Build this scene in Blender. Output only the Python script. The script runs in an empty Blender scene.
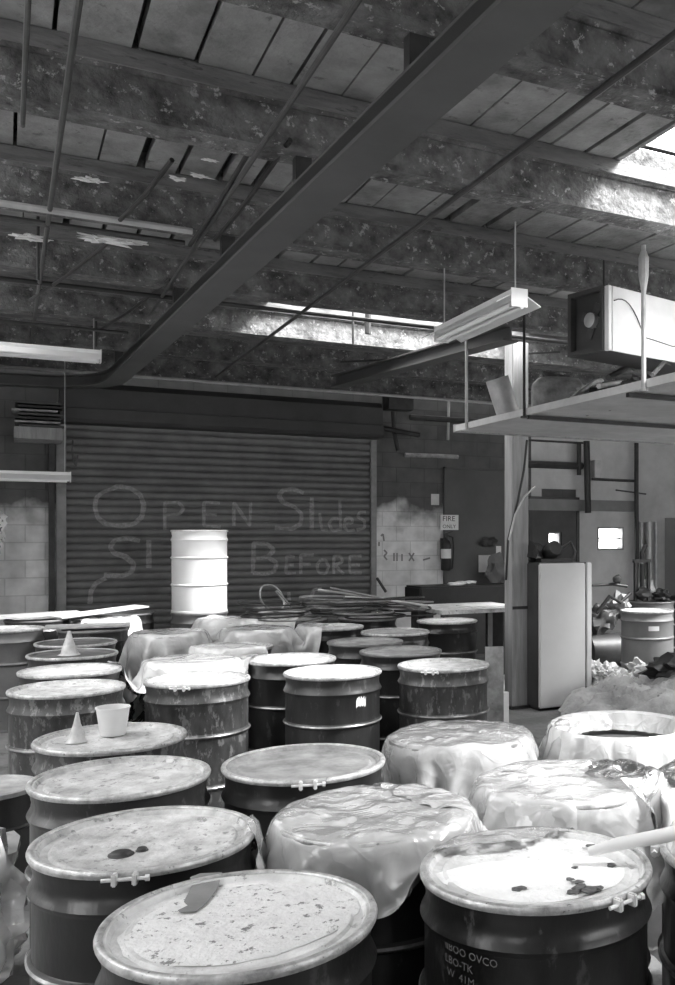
import bpy, bmesh, math, random
import numpy as np
from mathutils import Vector, Matrix, noise
random.seed(7)
rng = np.random.default_rng(7)
SC = bpy.context.scene
COL = SC.collection
YAW, F, PX, PY, EYE = 0.509, 952.0, 536.0, 534.0, 1.722
CS, SN = math.cos(YAW), math.sin(YAW)
PI = math.pi

# ---------------------------------------------------------------- survey helpers
def cb(xc, zc):                       # metres right of / in front of the tripod -> building axes
    return (xc*CS + zc*SN, -xc*SN + zc*CS)
def P(u, v, z=None, Y=None, Z=None):  # sight line of the survey photo met with a height, a wall or a distance
    c = (u-PX)/F; s = (PY-v)/F
    dx, dy = c*CS+SN, -c*SN+CS
    if z is not None: Z = (z-EYE)/s
    elif Y is not None: Z = Y/dy
    return Vector((dx*Z, dy*Z, EYE+s*Z))
def uv(p):
    x, y, z = p
    xc = x*CS - y*SN; zc = x*SN + y*CS
    return (PX+F*xc/zc, PY-F*(z-EYE)/zc)

# ---------------------------------------------------------------- materials
MATS = {}
def mat(name, base, rough=.6, metal=0., var=.25, scale=6., bump=.0, bscale=30., dark=None, thr=None, spec=.5, stretch=(1,1,1), alpha=None):
    if name in MATS: return MATS[name]
    m = bpy.data.materials.new(name); m.use_nodes = True
    nt = m.node_tree; N = nt.nodes; L = nt.links
    b = N['Principled BSDF']
    tc = N.new('ShaderNodeTexCoord'); oi = N.new('ShaderNodeObjectInfo')
    mul = N.new('ShaderNodeVectorMath'); mul.operation = 'MULTIPLY_ADD'
    comb = N.new('ShaderNodeCombineXYZ')
    for k in range(3):
        mm = N.new('ShaderNodeMath'); mm.operation = 'MULTIPLY'; mm.inputs[1].default_value = 17.3+9.1*k
        L.new(oi.outputs['Random'], mm.inputs[0]); L.new(mm.outputs[0], comb.inputs[k])
    mul.inputs[1].default_value = stretch
    L.new(tc.outputs['Object'], mul.inputs[0]); L.new(comb.outputs[0], mul.inputs[2])
    nz = N.new('ShaderNodeTexNoise'); nz.inputs['Scale'].default_value = scale
    nz.inputs['Detail'].default_value = 6; nz.inputs['Roughness'].default_value = .65
    L.new(mul.outputs[0], nz.inputs['Vector'])
    cr = N.new('ShaderNodeValToRGB')
    lo, hi = max(0, base*(1-var)), min(1, base*(1+var))
    cr.color_ramp.elements[0].position = .3; cr.color_ramp.elements[0].color = (lo, lo, lo, 1)
    cr.color_ramp.elements[1].position = .7; cr.color_ramp.elements[1].color = (hi, hi, hi, 1)
    L.new(nz.outputs['Fac'], cr.inputs[0])
    out = cr.outputs[0]
    if dark is not None:
        n2 = N.new('ShaderNodeTexNoise'); n2.inputs['Scale'].default_value = scale*2.7
        n2.inputs['Detail'].default_value = 8; n2.inputs['Roughness'].default_value = .7
        L.new(mul.outputs[0], n2.inputs['Vector'])
        r2 = N.new('ShaderNodeValToRGB')
        r2.color_ramp.elements[0].position = thr; r2.color_ramp.elements[0].color = (0, 0, 0, 1)
        r2.color_ramp.elements[1].position = thr+.05; r2.color_ramp.elements[1].color = (1, 1, 1, 1)
        L.new(n2.outputs['Fac'], r2.inputs[0])
        mx = N.new('ShaderNodeMix'); mx.data_type = 'RGBA'
        L.new(r2.outputs[0], mx.inputs[0]); L.new(out, mx.inputs[6]); mx.inputs[7].default_value = (dark, dark, dark, 1)
        out = mx.outputs[2]
    L.new(out, b.inputs['Base Color'])
    b.inputs['Roughness'].default_value = rough; b.inputs['Metallic'].default_value = metal
    b.inputs['Specular IOR Level'].default_value = spec
    if bump:
        nb = N.new('ShaderNodeTexNoise'); nb.inputs['Scale'].default_value = bscale; nb.inputs['Detail'].default_value = 5
        L.new(mul.outputs[0], nb.inputs['Vector'])
        bp = N.new('ShaderNodeBump'); bp.inputs['Strength'].default_value = bump; bp.inputs['Distance'].default_value = .02
        L.new(nb.outputs['Fac'], bp.inputs['Height']); L.new(bp.outputs[0], b.inputs['Normal'])
    if alpha is not None: b.inputs['Alpha'].default_value = alpha
    MATS[name] = m
    return m

M_BLACK = mat('black_enamel', .018, .30, 0, .5, 6, .12, 20, dark=.06, thr=.60, stretch=(1, 1, .4))
M_DARK = mat('dark_drum_paint', .03, .36, 0, .5, 6, .12, 20, dark=.08, thr=.58, stretch=(1, 1, .35))
M_SCUFF = mat('scuffed_dark_paint', .045, .42, 0, .7, 9, .2, 18, dark=.15, thr=.54, stretch=(1, 1, .45))
M_GREYD = mat('grey_drum_paint', .13, .5, 0, .25, 3, .1, 20, dark=.06, thr=.66)
M_MIDD = mat('mid_grey_drum_paint', .20, .45, 0, .15, 3, .05, 20)
M_WHITED = mat('white_drum_paint', .75, .4, 0, .06, 3)
M_LID = mat('dusty_lid', .48, .5, .0, .4, 11, .35, 40, dark=.22, thr=.575)
M_LIDW = mat('white_dusted_lid', .62, .6, 0, .28, 9, .35, 50, dark=.3, thr=.60)
M_LIDG = mat('grey_lid', .27, .5, 0, .45, 10, .1, 40, dark=.10, thr=.66)
M_LIDD = mat('dull_dark_lid', .10, .5, 0, .35, 7, .1, 40)
M_RING = mat('steel_closing_ring', .50, .38, .45, .45, 22, .2, 40, dark=.2, thr=.60)
M_RINGD = mat('dull_closing_ring', .20, .45, .4, .3, 10)
M_LUG = mat('bright_plated_lug', .75, .35, .3, .1, 10)
M_BLOCK = mat('plank_concrete', .25, .85, 0, .45, 2.6, .4, 30, dark=.14, thr=.60)
M_BEAM = mat('flaking_beam', .115, .85, 0, .75, 7, 1.0, 22, dark=.33, thr=.58)
M_LEDGE = mat('ledger_board', .16, .8, 0, .45, 5, .4, 25, dark=.1, thr=.58, stretch=(.4, 2, 2))
M_RAIL = mat('painted_rail_steel', .07, .55, 0, .2, 2)
M_IRON = mat('dark_iron', .03, .5, .2, .4, 8)
M_PIPE = mat('grey_pipe', .07, .5, .3, .3, 8)
M_PIPEL = mat('pale_pipe', .42, .45, .3, .2, 8)
M_FIX = mat('white_fixture_enamel', .75, .4, 0, .08, 4)
M_WOOD = mat('grey_timber', .30, .75, 0, .3, 5, .2, 20, stretch=(3, 3, .3))
M_PLY = mat('weathered_plywood', .55, .75, 0, .18, 3, .1, 20)
M_FRIDGE = mat('cream_enamel', .60, .4, 0, .06, 2)
M_DOOR = mat('shutter_steel', .13, .5, .2, .25, 3)
M_JAMB = mat('jamb_steel', .22, .5, .2, .3, 4)
M_HOOD = mat('hood_steel', .05, .6, .1, .2, 3)
M_CHALK = mat('faded_white_paint', .25, .9, 0, .35, 30)
M_FLOOR = mat('stained_concrete', .17, .65, 0, .5, 1.8, .3, 30, dark=.09, thr=.58)
M_PAPER = mat('white_paper', .7, .8, 0, .08, 8)
M_CARD = mat('pale_board', .5, .8, 0, .2, 5)
M_PLASTER = mat('smooth_grey_plaster', .48, .85, 0, .2, 1.5, .1, 20)
M_PANEL = mat('dark_door_paint', .075, .6, 0, .15, 2)
M_BAND = mat('grey_band_paint', .2, .7, 0, .2, 3)
M_RUB = mat('black_rubber', .015, .5, 0, .3, 10)
M_INK = mat('black_ink', .02, .7, 0, .1, 10)
M_CUP = mat('white_plastic', .68, .45, 0, .05, 5)
M_CONE = mat('grubby_translucent_plastic', .45, .5, 0, .25, 20)
M_POWD = mat('white_powder', .85, .9, 0, .1, 12, .6, 60)
M_TARP = mat('soiled_canvas', .42, .85, 0, .3, 4, .4, 25, dark=.16, thr=.62)
M_LOCK = mat('locker_paint', .3, .5, 0, .1, 3)
M_CAB = mat('cabinet_inside', .045, .6, 0, .3, 4)
M_ROOF = mat('roof_sheet', .05, .9, 0, .2, 3)

def film(name, col, op, rough):
    m = bpy.data.materials.new(name); m.use_nodes = True
    nt = m.node_tree; N = nt.nodes; L = nt.links
    b = N['Principled BSDF']; o = N['Material Output']
    b.inputs['Roughness'].default_value = rough
    b.inputs['Specular IOR Level'].default_value = .7
    tc = N.new('ShaderNodeTexCoord')
    nz = N.new('ShaderNodeTexNoise'); nz.inputs['Scale'].default_value = 4; nz.inputs['Detail'].default_value = 7
    nz.inputs['Distortion'].default_value = 1.2
    L.new(tc.outputs['Object'], nz.inputs['Vector'])
    cr = N.new('ShaderNodeValToRGB'); a, c = col*.78, min(1, col*1.15)
    cr.color_ramp.elements[0].position = .35; cr.color_ramp.elements[0].color = (a, a, a, 1)
    cr.color_ramp.elements[1].position = .65; cr.color_ramp.elements[1].color = (c, c, c, 1)
    L.new(nz.outputs['Fac'], cr.inputs[0]); L.new(cr.outputs[0], b.inputs['Base Color'])
    # creases: thin ridges where warped noise crosses its middle value
    hs = None
    for sc_, st in ((3.5, 1.), (8., .45)):
        n2 = N.new('ShaderNodeTexNoise'); n2.inputs['Scale'].default_value = sc_; n2.inputs['Detail'].default_value = 2; n2.inputs['Distortion'].default_value = .8
        L.new(tc.outputs['Object'], n2.inputs['Vector'])
        a1 = N.new('ShaderNodeMath'); a1.operation = 'SUBTRACT'; a1.inputs[1].default_value = .5; L.new(n2.outputs['Fac'], a1.inputs[0])
        a2 = N.new('ShaderNodeMath'); a2.operation = 'ABSOLUTE'; L.new(a1.outputs[0], a2.inputs[0])
        a3 = N.new('ShaderNodeMapRange'); a3.inputs['From Max'].default_value = .07; a3.inputs['To Min'].default_value = st; a3.inputs['To Max'].default_value = 0
        L.new(a2.outputs[0], a3.inputs['Value'])
        if hs is None: hs = a3.outputs[0]
        else:
            ad = N.new('ShaderNodeMath'); ad.operation = 'ADD'; L.new(hs, ad.inputs[0]); L.new(a3.outputs[0], ad.inputs[1]); hs = ad.outputs[0]
    bp = N.new('ShaderNodeBump'); bp.inputs['Strength'].default_value = .28; bp.inputs['Distance'].default_value = .012
    L.new(hs, bp.inputs['Height']); L.new(bp.outputs[0], b.inputs['Normal'])
    t = N.new('ShaderNodeBsdfTransparent'); mx = N.new('ShaderNodeMixShader')
    mx.inputs[0].default_value = op
    L.new(t.outputs[0], mx.inputs[1]); L.new(b.outputs[0], mx.inputs[2])
    gl = N.new('ShaderNodeBsdfGlossy'); gl.inputs['Roughness'].default_value = rough*.8; L.new(bp.outputs[0], gl.inputs['Normal'])
    m3 = N.new('ShaderNodeMixShader'); fr_ = N.new('ShaderNodeFresnel'); fr_.inputs['IOR'].default_value = 1.5; L.new(bp.outputs[0], fr_.inputs['Normal'])
    L.new(fr_.outputs[0], m3.inputs[0]); L.new(mx.outputs[0], m3.inputs[1]); L.new(gl.outputs[0], m3.inputs[2])
    L.new(m3.outputs[0], o.inputs[0])
    return m
M_FILM = film('clear_plastic_film', .88, .40, .24)
M_FILMW = film('milky_plastic_film', .88, .72, .32)
M_FILMD = film('dirty_plastic_film', .8, .6, .3)
def glass():
    m = bpy.data.materials.new('window_glass'); m.use_nodes = True
    N = m.node_tree.nodes; L = m.node_tree.links
    t = N.new('ShaderNodeBsdfTransparent'); g = N.new('ShaderNodeBsdfGlossy'); g.inputs['Roughness'].default_value = .05
    mx = N.new('ShaderNodeMixShader'); mx.inputs[0].default_value = .06
    t.inputs[0].default_value = (.9, .9, .9, 1)
    L.new(t.outputs[0], mx.inputs[1]); L.new(g.outputs[0], mx.inputs[2]); L.new(mx.outputs[0], N['Material Output'].inputs[0])
    return m
M_GLASS = glass()

def block_mat(name, lo, hi, mortar, axis='XZ', low_white=True):
    """painted concrete blocks 0.4 x 0.2: whitewashed up to shoulder height, darker above"""
    m = bpy.data.materials.new(name); m.use_nodes = True
    N = m.node_tree.nodes; L = m.node_tree.links; b = N['Principled BSDF']; b.inputs['Roughness'].default_value = .85
    g = N.new('ShaderNodeNewGeometry'); sp = N.new('ShaderNodeSeparateXYZ'); cm = N.new('ShaderNodeCombineXYZ')
    L.new(g.outputs['Position'], sp.inputs[0])
    L.new(sp.outputs['X' if axis == 'XZ' else 'Y'], cm.inputs[0]); L.new(sp.outputs['Z'], cm.inputs[1])
    br = N.new('ShaderNodeTexBrick'); br.inputs['Scale'].default_value = 1
    br.inputs['Brick Width'].default_value = .41; br.inputs['Row Height'].default_value = .203
    br.inputs['Mortar Size'].default_value = .008; br.inputs['Mortar Smooth'].default_value = .3
    br.inputs['Color1'].default_value = (1, 1, 1, 1); br.inputs['Color2'].default_value = (.86, .86, .86, 1)
    br.inputs['Mortar'].default_value = (mortar, mortar, mortar, 1)
    L.new(cm.outputs[0], br.inputs['Vector'])
    nz = N.new('ShaderNodeTexNoise'); nz.inputs['Scale'].default_value = 2.2; nz.inputs['Detail'].default_value = 7
    L.new(g.outputs['Position'], nz.inputs['Vector'])
    # paint line height, ragged
    h = N.new('ShaderNodeMath'); h.operation = 'MULTIPLY_ADD'; h.inputs[1].default_value = .9; h.inputs[2].default_value = 1.55
    L.new(nz.outputs['Fac'], h.inputs[0])
    d = N.new('ShaderNodeMath'); d.operation = 'SUBTRACT'
    L.new(h.outputs[0], d.inputs[0]); L.new(sp.outputs['Z'], d.inputs[1])
    mr = N.new('ShaderNodeMapRange'); mr.inputs['From Min'].default_value = -.12; mr.inputs['From Max'].default_value = .12
    L.new(d.outputs[0], mr.inputs['Value'])
    c = N.new('ShaderNodeMix'); c.data_type = 'RGBA'
    c.inputs[6].default_value = (lo, lo, lo, 1); c.inputs[7].default_value = (hi, hi, hi, 1)
    L.new(mr.outputs[0], c.inputs[0])
    n3 = N.new('ShaderNodeTexNoise'); n3.inputs['Scale'].default_value = 5; n3.inputs['Detail'].default_value = 8
    L.new(g.outputs['Position'], n3.inputs['Vector'])
    r3 = N.new('ShaderNodeMapRange'); r3.inputs['To Min'].default_value = .45; r3.inputs['To Max'].default_value = 1.45
    L.new(n3.outputs['Fac'], r3.inputs['Value'])
    a = N.new('ShaderNodeMix'); a.data_type = 'RGBA'; a.blend_type = 'MULTIPLY'; a.inputs[0].default_value = 1
    L.new(c.outputs[2], a.inputs[6]); L.new(br.outputs['Color'], a.inputs[7])
    a2 = N.new('ShaderNodeMix'); a2.data_type = 'RGBA'; a2.blend_type = 'MULTIPLY'; a2.inputs[0].default_value = 1
    L.new(a.outputs[2], a2.inputs[6]); L.new(r3.outputs[0], a2.inputs[7])
    L.new(a2.outputs[2], b.inputs['Base Color'])
    bp = N.new('ShaderNodeBump'); bp.inputs['Strength'].default_value = .6; bp.inputs['Distance'].default_value = .01
    L.new(br.outputs['Color'], bp.inputs['Height']); L.new(bp.outputs[0], b.inputs['Normal'])
    return m
M_WALL = block_mat('concrete_block_wall', .10, .74, .72)
M_WALLS = block_mat('concrete_block_side_wall', .15, .46, .35, 'YZ')

# ---------------------------------------------------------------- mesh helpers
class MB:
    def __init__(s): s.bm = bmesh.new()
    def box(s, c, size, rz=0, rx=0, ry=0, bev=0.):
        r = bmesh.ops.create_cube(s.bm, size=1)
        M = Matrix.Translation(c) @ Matrix.Rotation(rz, 4, 'Z') @ Matrix.Rotation(ry, 4, 'Y') @ Matrix.Rotation(rx, 4, 'X') @ Matrix.Diagonal((*size, 1))
        bmesh.ops.transform(s.bm, matrix=M, verts=r['verts'])
        if bev:
            ed = list({e for v in r['verts'] for e in v.link_edges})
            bmesh.ops.bevel(s.bm, geom=ed, offset=bev, segments=2, affect='EDGES')
        return s
    def bb(s, lo, hi, bev=0.):
        return s.box([(a+b)/2 for a, b in zip(lo, hi)], [abs(b-a) for a, b in zip(lo, hi)], bev=bev)
    def tube(s, pts, r, n=8, closed=False, cap=True):
        pts = [Vector(p) for p in pts]; k = len(pts); rings = []
        rs = r if isinstance(r, (list, tuple)) else [r]*k
        up = None
        for i, p in enumerate(pts):
            if closed: t = pts[(i+1) % k]-pts[i-1]
            else: t = pts[min(i+1, k-1)]-pts[max(i-1, 0)]
            t.normalize()
            if up is None:
                up = Vector((0, 0, 1)) if abs(t.z) < .9 else Vector((1, 0, 0))
            a = up - t*up.dot(t)
            if a.length < 1e-4: a = Vector((1, 0, 0)) - t*t.x
            a.normalize(); up = a; b = t.cross(a)
            rings.append([s.bm.verts.new(p+(a*math.cos(2*PI*j/n)+b*math.sin(2*PI*j/n))*rs[i]) for j in range(n)])
        m = k if closed else k-1
        for i in range(m):
            A, B = rings[i], rings[(i+1) % k]
            for j in range(n): s.bm.faces.new((A[j], A[(j+1) % n], B[(j+1) % n], B[j]))
        if cap and not closed:
            s.bm.faces.new(rings[0][::-1]); s.bm.faces.new(rings[-1])
        return s
    def lathe(s, prof, c=(0, 0, 0), n=48, closed_prof=False):
        c = Vector(c); rings = []
        for r, z in prof:
            if r < 1e-5: rings.append([s.bm.verts.new(c+Vector((0, 0, z)))])
            else: rings.append([s.bm.verts.new(c+Vector((r*math.cos(2*PI*j/n), r*math.sin(2*PI*j/n), z))) for j in range(n)])
        k = len(rings); rg = range(k) if closed_prof else range(k-1)
        for i in rg:
            A, B = rings[i], rings[(i+1) % k]
            for j in range(n):
                j2 = (j+1) % n
                if len(A) == 1 and len(B) == 1: continue
                if len(A) == 1: s.bm.faces.new((A[0], B[j2], B[j]))
                elif len(B) == 1: s.bm.faces.new((A[j], A[j2], B[0]))
                else: s.bm.faces.new((A[j], A[j2], B[j2], B[j]))
        return s
    def blob(s, c, r, seed=0, amp=.3, sub=3, sc=2., squash=(1, 1, 1), rz=0):
        q = bmesh.ops.create_icosphere(s.bm, subdivisions=sub, radius=1)
        R = Matrix.Rotation(rz, 3, 'Z')
        for v in q['verts']:
            d = v.co.copy(); k = 1+amp*noise.noise(d*sc+Vector((seed*3.1, seed*1.7, 0)))*2
            v.co = Vector(c)+R @ Vector((d.x*r*squash[0]*k, d.y*r*squash[1]*k, d.z*r*squash[2]*k))
        return s
    def poly(s, pts, depth):           # flat polygon extruded by vector depth
        A = [s.bm.verts.new(Vector(p)) for p in pts]; f = s.bm.faces.new(A)
        e = bmesh.ops.extrude_face_region(s.bm, geom=[f])
        bmesh.ops.translate(s.bm, vec=depth, verts=[v for v in e['geom'] if isinstance(v, bmesh.types.BMVert)])
        return s
    def build(s, name, m, parent=None, smooth=False, local=False):
        bm = s.bm
        bmesh.ops.recalc_face_normals(bm, faces=bm.faces)
        me = bpy.data.meshes.new(name)
        if smooth:
            for f in bm.faces: f.smooth = True
            for e in bm.edges:
                if len(e.link_faces) == 2 and e.calc_face_angle(0) > .7: e.smooth = False
        o = bpy.data.objects.new(name, me)
        if parent is not None:
            if not local: bmesh.ops.transform(bm, matrix=parent.matrix_basis.inverted(), verts=bm.verts)
            o.parent = parent
        else:
            xs = [v.co for v in bm.verts]
            lo = Vector([min(v[i] for v in xs) for i in range(3)]); hi = Vector([max(v[i] for v in xs) for i in range(3)])
            b = Vector(((lo.x+hi.x)/2, (lo.y+hi.y)/2, lo.z))
            bmesh.ops.translate(bm, vec=-b, verts=bm.verts); o.location = b
        bm.to_mesh(me); bm.free(); me.materials.append(m); COL.objects.link(o)
        return o

def tag(o, label, cat, group=None, kind=None):
    if label: o['label'] = label
    if cat: o['category'] = cat
    if group: o['group'] = group
    if kind: o['kind'] = kind
    return o
def empty(name, loc, label, cat, rz=0, group=None):
    o = bpy.data.objects.new(name, None); o.empty_display_size = .1
    o.location = loc; o.rotation_euler = (0, 0, rz)
    o.matrix_basis = Matrix.Translation(loc) @ Matrix.Rotation(rz, 4, 'Z')
    COL.objects.link(o); return tag(o, label, cat, group)
def struct(name, mb, m, parent=None, smooth=False):
    o = mb.build(name, m, parent, smooth)
    if parent is None: o['kind'] = 'structure'
    return o

# ================================================================ ROOM SHELL
WX0, WX1, WY0, WY1 = -3.2, 11.2, -4.2, 12.4
CZ, BZ = 3.91, 3.60
struct('floor', MB().bb((WX0-.2, WY0-.2, -.15), (WX1+.2, WY1+.4, 0)), M_FLOOR)

# back wall with a roller door opening, a panel door, a dark doorway and a small window
def PX_(u): return P(u, 500, Y=WY1).x
def PZ_(u, v): return P(u, v, Y=WY1).z
DX0, DX1, DZ1 = PX_(58), PX_(374.5), 3.25
W1 = (PX_(597), PX_(623), PZ_(610, 550), PZ_(610, 527))
W2 = (PX_(547), PX_(560), PZ_(553, 545), PZ_(553, 532))
def wall_with_holes(x0, x1, z1, holes):
    mb = MB(); xs = sorted({x0, x1, *[h[0] for h in holes], *[h[1] for h in holes]})
    for a, b in zip(xs[:-1], xs[1:]):
        z = 0
        hs = sorted([h for h in holes if h[0] <= a+1e-6 and h[1] >= b-1e-6], key=lambda h: h[2])
        for h in hs:
            if h[2] > z+.001: mb.bb((a, WY1, z), (b, WY1+.2, h[2]))
            z = h[3]
        if z < z1: mb.bb((a, WY1, z), (b, WY1+.2, z1))
    return mb
struct('wall_back', wall_with_holes(WX0, WX1, 4.1, [(DX0, DX1, 0, DZ1), W1, W2]), M_WALL)
# smooth plastered stretch of the back wall at the right
mb = MB()
xa, xb = PX_(531), WX1
for a, b, c, d in [(xa, W2[0]-.1, 1.0, 2.399), (W2[1]+.28, W1[0], 0, 2.399), (W1[0], W1[1], 0, W1[2]), (W2[1]+.28, W1[0], 2.4, 2.62), (W1[1], xb, 0, 2.62), (W1[0], W1[1], W1[3], 2.62), (xa, W2[1]+.28, 2.4, 2.62)]:
    mb.bb((a, WY1-.012, c), (b, WY1-.0005, d))
mb.bb((xa, WY1-.012, 2.6201), (xb, WY1-.0005, 3.6))
struct('trim_1', mb, M_PLASTER)

for n, (a, b, c, d) in enumerate((W1, W2), 1):
    w = bpy.data.objects.new('window_%d' % n, None); w.location = ((a+b)/2, WY1+.1, c); w.matrix_basis = Matrix.Translation(w.location)
    COL.objects.link(w); w['kind'] = 'structure'
    f = .025
    fr = MB().bb((a, WY1-.02, c), (a+f, WY1+.12, d)).bb((b-f, WY1-.02, c), (b, WY1+.12, d)).bb((a+f, WY1-.02, c), (b-f, WY1+.12, c+f)).bb((a+f, WY1-.02, d-f), (b-f, WY1+.12, d))
    if n == 1: fr.bb((a+f, WY1+.04, (c+d)/2-.008), (b-f, WY1+.06, (c+d)/2+.008))
    fr.build('window_frame', M_JAMB, w)
    MB().bb((a+f, WY1+.07, c+f), (b-f, WY1+.075, d-f)).build('window_pane', M_GLASS, w)

SIDEWIN = [(-2.6, -1.2), (.6, 2.4), (3.8, 5.4)]
def side_wall(name, x, sgn, wins):
    z0, z1 = 1.5, 2.9; mb = MB(); ys = [WY0]+[q for w in wins for q in w]+[WY1+.2]
    X = (x, x+sgn*.2)
    for i in range(0, len(ys), 2): mb.bb((min(X), ys[i], 0), (max(X), ys[i+1], 4.1))
    for a, b in wins: mb.bb((min(X), a, 0), (max(X), b, z0)).bb((min(X), a, z1), (max(X), b, 4.1))
    return struct(name, mb, M_WALLS), z0, z1
wn = 3
PORT = []
for nm, x, sg, wins in (('wall_left', WX0, -1, SIDEWIN), ('wall_right', WX1, 1, [(1.5, 4.0), (5.0, 7.5)])):
    _, z0, z1 = side_wall(nm, x, sg, wins)
    for a, b in wins:
        w = bpy.data.objects.new('window_%d' % wn, None); w.matrix_basis = Matrix.Translation((x+sg*.1, (a+b)/2, z0)); COL.objects.link(w); w['kind'] = 'structure'; wn += 1
        mb = MB(); xm = x+sg*.1
        for k in range(5):
            y = a+.02+(b-a-.04)*k/4; mb.bb((xm-.02, y-.02, z0), (xm+.02, y+.02, z1))
        for k in range(4):
            z = z0+.02+(z1-z0-.04)*k/3; mb.bb((xm-.018, a, z-.02), (xm+.018, b, z+.02))
        mb.build('window_frame', M_JAMB, w)
        MB().bb((xm-.002, a, z0), (xm+.002, b, z1)).build('window_pane', M_GLASS, w)
        PORT.append(((x+sg*.22, (a+b)/2, (z0+z1)/2), (0, PI/2*sg, 0), z1-z0, b-a))
FILLWIN = [(3.6, 6.4), (7.2, 10.0)]  # unseen windows added behind the camera to light the faces toward it
mb = MB(); xs = [WX0]+[q for w in FILLWIN for q in w]+[WX1]
for i in range(0, len(xs), 2): mb.bb((xs[i], WY0-.2, 0), (xs[i+1], WY0, 4.1))
for a, b in FILLWIN: mb.bb((a, WY0-.2, 0), (b, WY0, 1.2)).bb((a, WY0-.2, 3.1), (b, WY0, 4.1))
struct('wall_front', mb, M_PLASTER)
for a, b in FILLWIN:
    w = bpy.data.objects.new('window_%d' % wn, None); w.matrix_basis = Matrix.Translation(((a+b)/2, WY0-.1, 1.2)); COL.objects.link(w); w['kind'] = 'structure'; wn += 1
    mb = MB()
    for k in range(6):
        x = a+.02+(b-a-.04)*k/5; mb.bb((x-.02, WY0-.12, 1.2), (x+.02, WY0-.08, 3.1))
    for k in range(4):
        z = 1.22+1.86*k/3; mb.bb((a, WY0-.118, z-.02), (b, WY0-.082, z+.02))
    mb.build('window_frame', M_JAMB, w)
    MB().bb((a, WY0-.102, 1.2), (b, WY0-.098, 3.1)).build('window_pane', M_GLASS, w)
    PORT.append((((a+b)/2, WY0-.22, 2.15), (PI/2, 0, 0), b-a, 1.9))

# ceiling: planks between beams, roof sheet above, skylight openings
BY = [-4.24, -2.755, -1.27, .215, 1.70, 3.31, 4.67, 6.155, 7.64, 9.125, 10.61, 12.1]
SKY = [(3.15, 6.6, 5), (2.2, 4.95, 8), (-2.9, -.9, 3), (3.4, 5.4, 3), (-2.9, -.5, 5), (-2.9, -.45, 6), (-2.9, -.4, 7), (-2.9, -.4, 8), (6.6, 10.8, 7)]  # side rows are out of view, added to light the rear drums
mb = MB(); rf = MB()
for i in range(len(BY)-1):
    y0, y1 = BY[i]+.16, BY[i+1]
    y0 = max(y0, WY0)
    op = sorted([(a, b) for a, b, k in SKY if k == i])
    x = WX0
    while x < WX1:
        w = random.choice((.17, .2, .2, .24, .3)); g = random.choice((.008, .012, .02, .03, .05))
        x2 = min(x+w, WX1); hit = [o for o in op if x < o[1] and x2 > o[0]]
        if hit:
            if x < hit[0][0]-.02: mb.bb((x, y0, CZ), (hit[0][0], y1, CZ+.06))
            x = hit[0][1]; continue
        z = CZ+random.uniform(0, .014)
        mb.bb((x, y0-.02, z), (x2, y1+.02, z+.06)); x = x2+g
    xs = WX0-.2
    for a, b in op+[(WX1+.2, None)]:
        rf.bb((xs, BY[i]+.08, CZ+.10), (a, BY[i+1]+.08, CZ+.14)); xs = b
ceil = struct('ceiling', mb, M_BLOCK)
struct('trim_2', rf, M_ROOF)
# skylight kerbs and glazing
for k, (a, b, i) in enumerate(SKY):
    y0, y1 = BY[i]+.16, BY[i+1]
    w = bpy.data.objects.new('window_%d' % wn, None); wn += 1
    w.matrix_basis = Matrix.Translation(((a+b)/2, (y0+y1)/2, CZ+.14)); COL.objects.link(w); w['kind'] = 'structure'
    mb = MB(); n = max(2, round((b-a)/.7))
    for j in range(n+1):
        x = a+(b-a)*j/n; mb.bb((x-.02, y0, CZ+.15), (x+.02, y1, CZ+.19))
    mb.bb((a, y0-.05, CZ+.145), (b, y0, CZ+.2)).bb((a, y1, CZ+.145), (b, y1+.05, CZ+.2))
    mb.build('window_frame', M_JAMB, w)
    MB().bb((a, y0, CZ+.19), (b, y1, CZ+.194)).build('window_pane', M_GLASS, w)
    PORT.append((((a+b)/2, (y0+y1)/2, CZ+.22), (0, 0, 0), b-a, y1-y0))

# beams: each lifts away on its own
BLAB = {5: 'nearest flaking beam across the top of the picture', 6: 'flaking beam, second from the top, brightly lit at its right end',
        7: 'dark sooty beam, third from the top', 8: 'dark sooty beam, fourth from the top, behind the strip light',
        9: 'beam lit white by the far skylight above the hanging fixture', 10: 'dark beam just before the shutter wall', 11: 'last dark beam tight above the shutter hood'}
for i in range(1, len(BY)):
    y = BY[i]; prof = [(-.03, CZ+.10), (-.03, CZ-.085), (-.015, CZ-.10), (0, CZ-.10), (.0, BZ+.035), (-.02, BZ+.03), (-.02, BZ), (.16, BZ), (.16, BZ+.03), (.14, BZ+.035), (.14, CZ-.1), (.17, CZ-.1), (.17, CZ+.10)]
    m_ = MB(); n = 90; rows = []
    for j in range(n+1):
        x = WX0+(WX1-WX0)*j/n; r = []
        for k, (dy, z) in enumerate(prof):
            q = noise.noise(Vector((x*3, z*5, i*7.)))*.006
            r.append(m_.bm.verts.new((x, y+dy+q, z+(q if z < CZ else 0))))
        rows.append(r)
    for j in range(n):
        for k in range(len(prof)-1):
            m_.bm.faces.new((rows[j][k], rows[j+1][k], rows[j+1][k+1], rows[j][k+1]))
    o = empty('ceiling_beam', ((WX0+WX1)/2, y+.07, BZ), None, None)
    m_.build('web', M_BEAM, o)
    MB().bb((WX0, y-.045, CZ-.085), (WX1, y-.0305, CZ-.002)).build('ledger', M_LEDGE, o)
    tag(o, BLAB.get(i, 'flaking grey beam of the ceiling over the camera'), 'beam', 'ceiling beams')

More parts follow.
